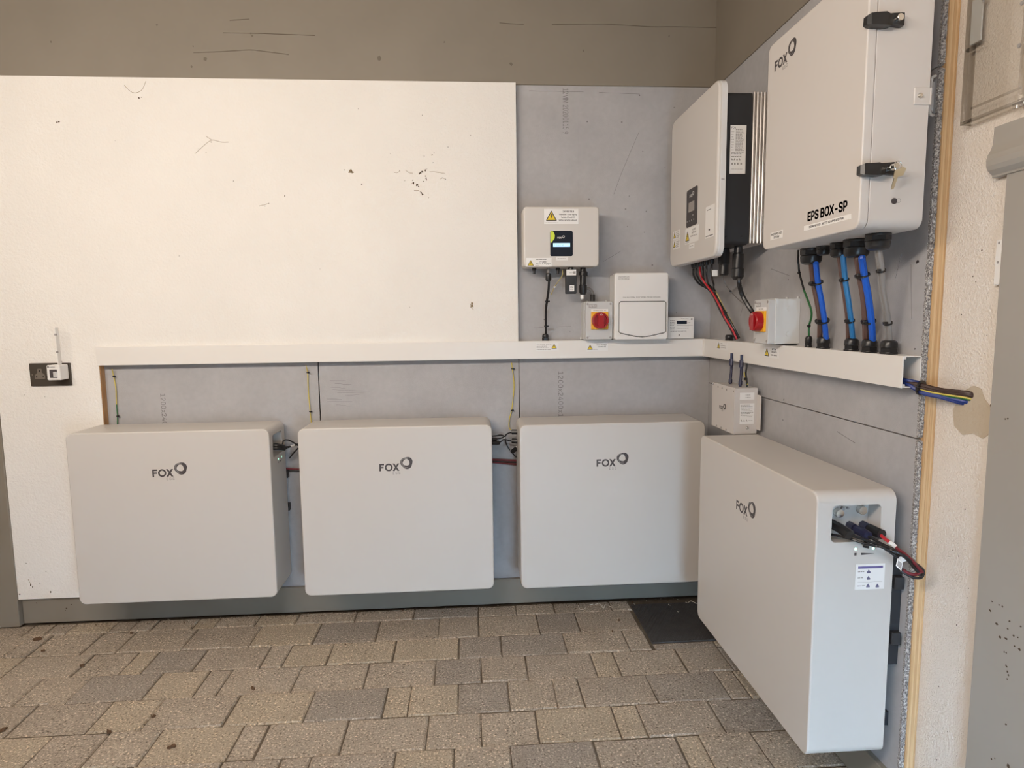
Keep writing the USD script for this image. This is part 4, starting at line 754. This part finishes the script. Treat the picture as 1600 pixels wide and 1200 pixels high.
cable_thing('inverter_ac_cable', 'thick black cable curving from the big inverter into the isolator below', 'cable', [('sheath', 0.0075, 'black', [(0.4899, -0.1000, 1.3007), (0.4899, -0.1000, 1.2887), (0.4760, -0.0890, 1.2670), (0.4730, -0.0780, 1.2428), (0.4862, -0.0670, 1.2147), (0.4948, -0.0560, 1.1937), (0.4953, -0.0450, 1.1763)])], [], 'r', None, None)
cable_thing('signal_wire', 'thin grey wire clipped to the wall between the solar bunch and the thick cable', 'wire', [('core', 0.0016, 'gcable', [(0.3862, -0.1100, 1.3154), (0.3862, -0.1100, 1.3054), (0.3522, -0.0840, 1.2836), (0.3278, -0.0580, 1.2662), (0.3135, -0.0320, 1.2460), (0.3087, -0.0060, 1.2253)])], [((0.3278, -0.0580, 1.2662), (-0.0387, 0.0520, -0.0376), 0.0030)], 'r', None, None)
cable_thing('plug_lead', 'dark blue plug lead into the small metal box, left of the two', 'cable', [('cable_core', 0.0048, 'navy', [(0.3313, -0.0500, 1.0481), (0.3313, -0.0500, 1.0181), (0.3429, -0.0550, 0.9887), (0.3492, -0.0600, 0.9440), (0.3492, -0.0600, 0.9340)]), ('plug_body', 0.0072, 'navy', [(0.3313, -0.0500, 1.0281), (0.3365, -0.0523, 1.0049)]), ('plug_tail', 0.0068, 'navy', [(0.3473, -0.0585, 0.9574), (0.3492, -0.0600, 0.9440)])], [], 'r', None, None)
cable_thing('plug_lead', 'dark blue plug lead into the small metal box, right of the two', 'cable', [('cable_core', 0.0048, 'navy', [(0.4125, -0.0500, 1.0478), (0.4125, -0.0500, 1.0178), (0.4238, -0.0550, 0.9896), (0.4301, -0.0600, 0.9466), (0.4301, -0.0600, 0.9366)]), ('plug_body', 0.0072, 'navy', [(0.4125, -0.0500, 1.0278), (0.4176, -0.0523, 1.0052)]), ('plug_tail', 0.0068, 'navy', [(0.4282, -0.0585, 0.9595), (0.4301, -0.0600, 0.9466)])], [], 'r', None, None)
cable_thing('box_earth_wire', 'yellow and black earth wire at the right of the dark blue plug leads', 'wire', [('black_core', 0.0030, 'black', [(0.4319, -0.0400, 1.0404), (0.4319, -0.0400, 1.0104), (0.4435, -0.0475, 0.9854), (0.4719, -0.0550, 0.9538), (0.4719, -0.0550, 0.9438)]), ('yellow_core', 0.0030, 'yel', [(0.4150, -0.0400, 0.9857), (0.4446, -0.0475, 0.9682), (0.4752, -0.0550, 0.9513)])], [((0.4446, -0.0475, 0.9682), (0.0603, -0.0150, -0.0344), 0.0055)], 'r', None, None)
cable_thing('mains_tails', 'tied brown, blue and green cables running from the trunking end into the wall', 'cable', [('blue_core', 0.0046, 'blued', [(1.1202, -0.0240, 1.0392), (1.1802, -0.0240, 1.0362), (1.2003, 0.0010, 1.0307), (1.1870, 0.0260, 1.0254), (1.1990, 0.0400, 1.0214)]), ('brown_core', 0.0052, 'brownd', [(1.1144, -0.0240, 1.0350), (1.1744, -0.0240, 1.0320), (1.2116, -0.0073, 1.0272), (1.2460, 0.0093, 1.0211), (1.2907, 0.0260, 1.0201), (1.3027, 0.0400, 1.0161)]), ('brown_core', 0.0052, 'brownd', [(1.1148, -0.0240, 1.0325), (1.1748, -0.0240, 1.0295), (1.2120, -0.0073, 1.0228), (1.2463, 0.0093, 1.0175), (1.2909, 0.0260, 1.0175), (1.3029, 0.0400, 1.0135)]), ('green_core', 0.0040, 'green', [(1.1154, -0.0240, 1.0325), (1.1754, -0.0240, 1.0295), (1.2124, -0.0073, 1.0169), (1.2467, 0.0093, 1.0122), (1.2866, 0.0260, 1.0098), (1.2986, 0.0400, 1.0058)]), ('yellow_stripe', 0.0022, 'yel', [(1.1170, -0.0266, 1.0341), (1.1770, -0.0266, 1.0311), (1.2140, -0.0099, 1.0185), (1.2483, 0.0067, 1.0138), (1.2882, 0.0234, 1.0114), (1.3002, 0.0374, 1.0074)]), ('blue_core', 0.0046, 'blued', [(1.1217, -0.0240, 1.0325), (1.1817, -0.0240, 1.0295), (1.2165, -0.0073, 1.0139), (1.2470, 0.0093, 1.0084), (1.2788, 0.0260, 1.0035), (1.2908, 0.0400, 0.9995)]), ('blue_core', 0.0046, 'blued', [(1.1239, -0.0240, 1.0325), (1.1839, -0.0240, 1.0295), (1.2167, -0.0073, 1.0119), (1.2472, 0.0093, 1.0064), (1.2706, 0.0260, 0.9997), (1.2826, 0.0400, 0.9957)])], [((1.2083, -0.0060, 1.0220), (0.0131, 0.0060, -0.0021), 0.0165)], 'r', None, None)
cable_thing('earth_wire', 'thin yellow green earth wire behind the leftmost battery', 'wire', [('core', 0.0019, 'yel', [(-2.3328, -0.0200, 1.0047), (-2.3367, -0.0060, 0.9766), (-2.3320, -0.0060, 0.9296), (-2.3333, -0.0060, 0.8975), (-2.3343, -0.0060, 0.8678)]), ('core', 0.0019, 'green', [(-2.3343, -0.0060, 0.8678), (-2.3341, -0.0060, 0.8230), (-2.3364, -0.0060, 0.7930), (-2.3363, -0.0060, 0.7780)])], [((-2.3367, -0.0060, 0.9766), (0.0000, 0.0000, 1.0000), 0.0040), ((-2.3341, -0.0060, 0.8230), (0.0000, 0.0000, 1.0000), 0.0040)], 'b', None, None)
cable_thing('earth_wire', 'thin yellow earth wire behind the middle battery', 'wire', [('core', 0.0019, 'yel', [(-1.6098, -0.0200, 1.0074), (-1.6086, -0.0060, 0.9788), (-1.6087, -0.0060, 0.9210), (-1.6073, -0.0060, 0.8704), (-1.6056, -0.0060, 0.8247)]), ('core', 0.0019, 'yel', [(-1.6056, -0.0060, 0.8247), (-1.6035, -0.0060, 0.7890), (-1.6018, -0.0060, 0.7711)])], [((-1.6086, -0.0060, 0.9788), (0.0000, 0.0000, 1.0000), 0.0040), ((-1.6056, -0.0060, 0.8247), (0.0000, 0.0000, 1.0000), 0.0040)], 'b', None, None)
cable_thing('earth_wire', 'thin yellow earth wire behind the battery nearest the corner', 'wire', [('core', 0.0019, 'yel', [(-0.8103, -0.0200, 1.0044), (-0.8071, -0.0060, 0.9804), (-0.8013, -0.0060, 0.9264), (-0.8031, -0.0060, 0.8800), (-0.8115, -0.0060, 0.8128)]), ('core', 0.0019, 'yel', [(-0.8115, -0.0060, 0.8128), (-0.8210, -0.0060, 0.7766), (-0.8227, -0.0060, 0.7428), (-0.8138, -0.0060, 0.7321)])], [((-0.8071, -0.0060, 0.9804), (0.0000, 0.0000, 1.0000), 0.0040), ((-0.8115, -0.0060, 0.8128), (0.0000, 0.0000, 1.0000), 0.0040)], 'b', None, None)
cable_thing('solar_cable', 'black solar cable from the small inverter down to the trunking', 'cable', [('sheath', 0.0046, 'black', [(-0.6686, -0.0850, 1.3267), (-0.6686, -0.0850, 1.3107), (-0.6699, -0.0731, 1.2757), (-0.6739, -0.0612, 1.2435), (-0.6767, -0.0493, 1.2009), (-0.6755, -0.0374, 1.1478), (-0.6742, -0.0255, 1.1141), (-0.6742, -0.0255, 1.1131)])], [((-0.6739, -0.0612, 1.2435), (-0.0068, 0.0238, -0.0747), 0.0068), ((-0.6755, -0.0374, 1.1478), (0.0024, 0.0238, -0.0869), 0.0068)], 'b', None, None)
cable_thing('pale_wire', 'thin pale yellow wire slanting down from the small inverter to the board', 'wire', [('core', 0.0018, 'paleyel', [(-0.6166, -0.0850, 1.3619), (-0.6166, -0.0850, 1.3419), (-0.6286, -0.0580, 1.3200), (-0.6389, -0.0310, 1.3009), (-0.6500, -0.0040, 1.2716)]), ('wire_clip', 0.0038, 'paper', [(-0.6419, -0.0310, 1.2979), (-0.6349, -0.0310, 1.3039)])], [], 'b', None, None)
cable_thing('conduit_elbow', 'short grey bent cable into the top of the back wall isolator', 'cable', [('sheath', 0.0058, 'gcable', [(-0.5195, -0.0600, 1.2929), (-0.5042, -0.0533, 1.2898), (-0.4934, -0.0467, 1.2785), (-0.4907, -0.0400, 1.2655)]), ('cable_gland', 0.0095, 'black', [(-0.4907, -0.0400, 1.2695), (-0.4907, -0.0400, 1.2535), (-0.4907, -0.0400, 1.2435)])], [], 'b', None, None)
cable_thing('battery_link_cable', 'black plug cables looping from the leftmost battery to the middle battery', 'cable', [('plug_body', 0.0085, 'black', [(-1.7166, -0.1250, 0.7159), (-1.6991, -0.1200, 0.7136), (-1.6847, -0.1000, 0.7053)]), ('plug_body', 0.0085, 'black', [(-1.7170, -0.1250, 0.7067), (-1.6995, -0.1200, 0.7053), (-1.6820, -0.1000, 0.6983)]), ('black_core', 0.0028, 'black', [(-1.6847, -0.1000, 0.7053), (-1.6757, -0.0800, 0.7009), (-1.6570, -0.0600, 0.7026), (-1.6475, -0.0500, 0.7050)]), ('black_core', 0.0028, 'black', [(-1.6820, -0.1000, 0.6983), (-1.6667, -0.0800, 0.7007), (-1.6571, -0.0600, 0.7010), (-1.6476, -0.0500, 0.7034)]), ('black_core', 0.0028, 'black', [(-1.6901, -0.1000, 0.7147), (-1.6924, -0.0700, 0.7242), (-1.6801, -0.0500, 0.7208), (-1.6639, -0.0500, 0.7117), (-1.6521, -0.0500, 0.7035), (-1.6448, -0.0500, 0.6986)]), ('black_core', 0.0028, 'black', [(-1.6452, -0.0500, 0.6892), (-1.6562, -0.0450, 0.6789), (-1.6736, -0.0400, 0.6609), (-1.6848, -0.0350, 0.6473)]), ('cable_marker', 0.0042, 'paper', [(-1.6636, -0.0800, 0.7029), (-1.6565, -0.0620, 0.7030)])], [], 'b', None, None)
cable_thing('battery_link_cable', 'black plug cables looping from the middle battery to the battery nearest the corner', 'cable', [('black_core', 0.0026, 'black', [(-0.8934, -0.0900, 0.7250), (-0.8790, -0.0800, 0.7243), (-0.8644, -0.0700, 0.7245), (-0.8529, -0.0600, 0.7215), (-0.8416, -0.0550, 0.7147)]), ('plug_body', 0.0075, 'black', [(-0.8970, -0.1000, 0.7152), (-0.8795, -0.0900, 0.7120)]), ('black_core', 0.0026, 'black', [(-0.8795, -0.0900, 0.7136), (-0.8650, -0.0800, 0.7129), (-0.8498, -0.0600, 0.7142), (-0.8400, -0.0550, 0.7178)]), ('plug_body', 0.0085, 'black', [(-0.8972, -0.1000, 0.7018), (-0.8799, -0.0950, 0.6996), (-0.8673, -0.0900, 0.6991)]), ('black_core', 0.0026, 'black', [(-0.8673, -0.0900, 0.6991), (-0.8573, -0.0800, 0.7024), (-0.8468, -0.0600, 0.7045), (-0.8152, -0.0600, 0.6982)]), ('black_core', 0.0026, 'black', [(-0.8155, -0.0700, 0.7344), (-0.8291, -0.0600, 0.7297), (-0.8400, -0.0550, 0.7194), (-0.8410, -0.0550, 0.7018), (-0.8354, -0.0500, 0.6814), (-0.8237, -0.0500, 0.6593)]), ('plug_body', 0.0098, 'black', [(-0.8161, -0.0800, 0.7379), (-0.8008, -0.0850, 0.7384), (-0.7824, -0.0900, 0.7381)]), ('plug_body', 0.0098, 'black', [(-0.8165, -0.0800, 0.7021), (-0.8012, -0.0850, 0.7020), (-0.7828, -0.0900, 0.7025)]), ('plug_body', 0.0088, 'black', [(-0.8157, -0.0600, 0.6540), (-0.8004, -0.0700, 0.6686)]), ('black_core', 0.0026, 'black', [(-0.8189, -0.0600, 0.6573), (-0.8088, -0.0500, 0.6419), (-0.7993, -0.0500, 0.6319), (-0.7882, -0.0500, 0.6284)]), ('cable_marker', 0.0040, 'paper', [(-0.8523, -0.0600, 0.7103), (-0.8417, -0.0550, 0.7115)]), ('cable_marker', 0.0040, 'paper', [(-0.7989, -0.0500, 0.6708), (-0.7877, -0.0500, 0.6753)])], [], 'b', None, None)
cable_thing('battery_power_cable', 'dark red cable on the wall between the leftmost and the middle battery', 'cable', [('red_core', 0.0036, 'redd', [(-1.7256, -0.0080, 0.6001), (-1.6861, -0.0080, 0.5977), (-1.6465, -0.0080, 0.5953)]), ('black_core', 0.0030, 'black', [(-1.7260, -0.0080, 0.5924), (-1.6864, -0.0080, 0.5900), (-1.6468, -0.0080, 0.5876)])], [], 'b', None, None)
cable_thing('battery_power_cable', 'dark red cable pair on the wall between the middle battery and the corner one', 'cable', [('red_core', 0.0042, 'redd', [(-0.9085, -0.0080, 0.6142), (-0.8425, -0.0080, 0.6098), (-0.7764, -0.0080, 0.6054)]), ('red_core', 0.0036, 'redd', [(-0.9086, -0.0080, 0.6037), (-0.8427, -0.0080, 0.5966), (-0.7765, -0.0080, 0.5895)]), ('black_core', 0.0028, 'black', [(-0.9085, -0.0080, 0.6090), (-0.8426, -0.0080, 0.6046), (-0.7764, -0.0080, 0.6001)])], [], 'b', None, None)
cable_thing('battery_plug_cables', 'black, navy and red plug cables looping out of the right wall battery socket', 'cable', [('plug_body', 0.0115, 'black', [(1.1500, -0.1560, 0.7047), (1.1750, -0.1530, 0.7042), (1.2000, -0.1506, 0.7010), (1.2080, -0.1496, 0.6994)]), ('plug_body', 0.0088, 'navy', [(1.1300, -0.1083, 0.6986), (1.1650, -0.1105, 0.6992)]), ('plug_cap', 0.0105, 'navy', [(1.1700, -0.1106, 0.6972), (1.1950, -0.1089, 0.6978), (1.2070, -0.1078, 0.6954)]), ('plug_body', 0.0098, 'navy', [(1.1300, -0.0765, 0.6975), (1.1650, -0.0772, 0.6981)]), ('plug_cap', 0.0115, 'black', [(1.1680, -0.0776, 0.6976), (1.1900, -0.0758, 0.6971), (1.2050, -0.0742, 0.6972)]), ('red_core', 0.0038, 'redw', [(1.2000, -0.0766, 0.6962), (1.2150, -0.0733, 0.6905), (1.2250, -0.0683, 0.6853), (1.2350, -0.0619, 0.6788)]), ('red_core', 0.0036, 'redd', [(1.2350, -0.0630, 0.6776), (1.2450, -0.0517, 0.6691), (1.2500, -0.0365, 0.6550), (1.2500, -0.0249, 0.6427), (1.2500, -0.0134, 0.6303), (1.2500, -0.0101, 0.6266)]), ('cable_marker', 0.0044, 'paper', [(1.2240, -0.0698, 0.6865), (1.2350, -0.0619, 0.6795)]), ('cable_marker', 0.0042, 'paper', [(1.2000, -0.0937, 0.6844), (1.2150, -0.0875, 0.6816)]), ('black_core', 0.0032, 'black', [(1.2050, -0.1477, 0.6983), (1.2100, -0.1182, 0.6889), (1.2250, -0.0913, 0.6804), (1.2400, -0.0651, 0.6722), (1.2450, -0.0759, 0.6736), (1.2500, -0.0563, 0.6665), (1.2500, -0.0363, 0.6526), (1.2500, -0.0176, 0.6400), (1.2500, -0.0079, 0.6289), (1.2500, -0.0113, 0.6159), (1.2500, -0.0245, 0.6146), (1.2450, -0.0392, 0.6197), (1.2400, -0.0517, 0.6277)]), ('black_core', 0.0032, 'black', [(1.2050, -0.1064, 0.6947), (1.2200, -0.0866, 0.6827), (1.2350, -0.0689, 0.6747), (1.2400, -0.0773, 0.6753), (1.2500, -0.0649, 0.6703), (1.2500, -0.0474, 0.6578), (1.2500, -0.0295, 0.6381), (1.2500, -0.0166, 0.6233), (1.2500, -0.0175, 0.6185)]), ('black_core', 0.0028, 'black', [(1.1600, -0.1641, 0.6844), (1.1800, -0.1508, 0.6858), (1.2000, -0.1381, 0.6860), (1.2150, -0.1212, 0.6821), (1.2250, -0.1014, 0.6793), (1.2350, -0.0933, 0.6799), (1.2420, -0.0734, 0.6664), (1.2450, -0.0631, 0.6600)]), ('red_core', 0.0034, 'redd', [(1.2430, -0.0492, 0.6312), (1.2470, -0.0385, 0.6241), (1.2500, -0.0249, 0.6224), (1.2500, -0.0144, 0.6280)]), ('black_plug', 0.0075, 'black', [(1.1900, -0.1055, 0.6702), (1.1970, -0.0964, 0.6700)])], [], 'r', None, None)
T = thing('cable_tag', 'white folded tag on the cable loop of the right wall battery', 'tag', (1.2420, -0.0626, 0.6564), 'r')
P(T, 'tag_sheet', hull([(1.2420, -0.0626, 0.6564), (1.2470, -0.0543, 0.6486), (1.2470, -0.0569, 0.6308), (1.2420, -0.0653, 0.6398), (1.2435, -0.0626, 0.6564), (1.2485, -0.0543, 0.6486), (1.2485, -0.0569, 0.6308), (1.2435, -0.0653, 0.6398)]), 'paper'); P(T, 'tag_fold', hull([(1.2420, -0.0626, 0.6564), (1.2470, -0.0543, 0.6486), (1.2500, -0.0609, 0.6631), (1.2500, -0.0460, 0.6542), (1.2420, -0.0626, 0.6574), (1.2470, -0.0543, 0.6496), (1.2500, -0.0609, 0.6641), (1.2500, -0.0460, 0.6552)]), 'paper')
P(T, 'tag_mark', hull([(1.2445, -0.0618, 0.6529), (1.2481, -0.0558, 0.6473), (1.2481, -0.0577, 0.6345), (1.2445, -0.0637, 0.6410), (1.2441, -0.0618, 0.6529), (1.2477, -0.0558, 0.6473), (1.2477, -0.0577, 0.6345), (1.2441, -0.0637, 0.6410)]), 'print_g')

# ================================================================ FLOOR BITS
T = thing('drain_cover', 'dark ribbed cover plate set in the paving in the corner', 'cover', (-.19, -.21, 0), 'b')
P(T, 'cover_plate', bx(TRAY[0], TRAY[1], TRAY[2], TRAY[3], -.02, .002), 'rubber')
rb_ = []
for k in range(44):
    d = k * .0135 - .3
    a = LineString_clip = sbox(TRAY[0] + .004, TRAY[2] + .004, TRAY[1] - .004, TRAY[3] - .004).intersection(Polygon([(TRAY[0] + d, TRAY[2] - .1), (TRAY[0] + d + .004, TRAY[2] - .1), (TRAY[0] + d + .304, TRAY[2] + .4), (TRAY[0] + d + .30, TRAY[2] + .4)]))
    if a.is_empty: continue
    e = trimesh.creation.extrude_polygon(a, .0022, engine='earcut'); e.apply_translation((0, 0, .0018)); rb_.append(e)
P(T, 'raised_rib', rb_, 'rubber')
def grit(n, seed):
    q = random.Random(seed); ms = []
    for _ in range(n):
        x = q.uniform(-2.7, -.05); y = -.018 - abs(q.gauss(0, .03)); r = q.uniform(.0012, .0035)
        z = .001
        ms.append(hull([(x + r * q.uniform(-1, 1), y + r * q.uniform(-1, 1), z + r * q.uniform(-.3, 1)) for _ in range(6)]))
    return join(ms)
P(F_, 'dust_grit', grit(260, 5), 'leaf', kind='stuff', smooth=False); P(F_, 'dust_grit', grit(90, 6), 'fleck', kind='stuff', smooth=False); P(F_, 'dust_grit', grit(260, 8), 'sand', kind='stuff', smooth=False)
def leafbit(name, label, cat, x, y, r, mm, group, seed, h=.004):
    q = random.Random(seed); T = thing(name, label, cat, (x, y, 0), 'b', group)
    k = 9; V = [(x, y, h)]; a0 = q.uniform(0, 6)
    for i in range(k):
        a = a0 + 2 * math.pi * i / k; rr = r * q.uniform(.55, 1.1) * (.55 + .45 * abs(math.cos(a - a0))); V.append((x + rr * math.cos(a), y + rr * math.sin(a), h + q.uniform(-.3, 1.2) * h))
    V += [(a, b, .0005) for a, b, _ in V]
    F = []
    for i in range(k):
        p, n = 1 + i, 1 + (i + 1) % k; F += [(0, p, n), (k + 1, k + 1 + n, k + 1 + p), (p, k + 1 + p, k + 1 + n), (p, k + 1 + n, n)]
    P(T, 'leaf_blade' if 'leaf' in name else 'chip', trimesh.Trimesh(np.array(V), np.array(F), process=False), mm, smooth=False)
for i, (x, y, r) in enumerate([(-2.6150, -0.1380, 0.0200), (-2.3320, -0.3410, 0.0110), (-1.9430, -0.6530, 0.0100), (-1.8250, -0.7950, 0.0120), (-1.6930, -0.5310, 0.0100), (-2.3560, -0.6770, 0.0140), (-2.0380, -0.7150, 0.0100), (-2.2840, -0.1200, 0.0080), (-2.5370, -0.2270, 0.0080), (-1.4470, -0.2790, 0.0040), (-0.4130, -0.1880, 0.0050), (-0.4570, -0.2690, 0.0050)]):
    leafbit('dry_leaf', 'crumpled brown dead leaf on the paving under the left battery' if i == 0 else 'tiny dark leaf crumb lying on the paving', 'leaf', x, y, r, 'leaf', None if i == 0 else 'leaf crumbs on the paving', 40 + i)
def curl(name, label, pts, r, grp):
    T = thing(name, label, 'offcut', (pts[0][0], pts[0][1], 0), 'b', grp); P(T, 'strip', tube(pts, r, 6), 'fleck')
for pts in [[(-0.5500, -0.0590, 0.0022), (-0.5480, -0.0810, 0.0022), (-0.5350, -0.0850, 0.0022), (-0.5230, -0.0720, 0.0022)], [(-0.5020, -0.0490, 0.0022), (-0.4890, -0.0450, 0.0022)], [(-0.4780, -0.0470, 0.0022), (-0.4600, -0.0400, 0.0022), (-0.4550, -0.0610, 0.0022), (-0.4500, -0.0790, 0.0022), (-0.4360, -0.0480, 0.0022)], [(-0.1030, -0.0610, 0.0022), (-0.0940, -0.0650, 0.0022), (-0.0760, -0.0520, 0.0022), (-0.0620, -0.0800, 0.0022)], [(-0.1800, -0.0720, 0.0022), (-0.1750, -0.0870, 0.0022)], [(-0.1640, -0.1380, 0.0022), (-0.1570, -0.1440, 0.0022)], [(-0.4230, -0.0670, 0.0022), (-0.4150, -0.0760, 0.0022)]]:
    curl('plastic_offcut', 'small white curled offcut on the paving by the corner skirting', pts, .0020, 'white offcuts by the corner')
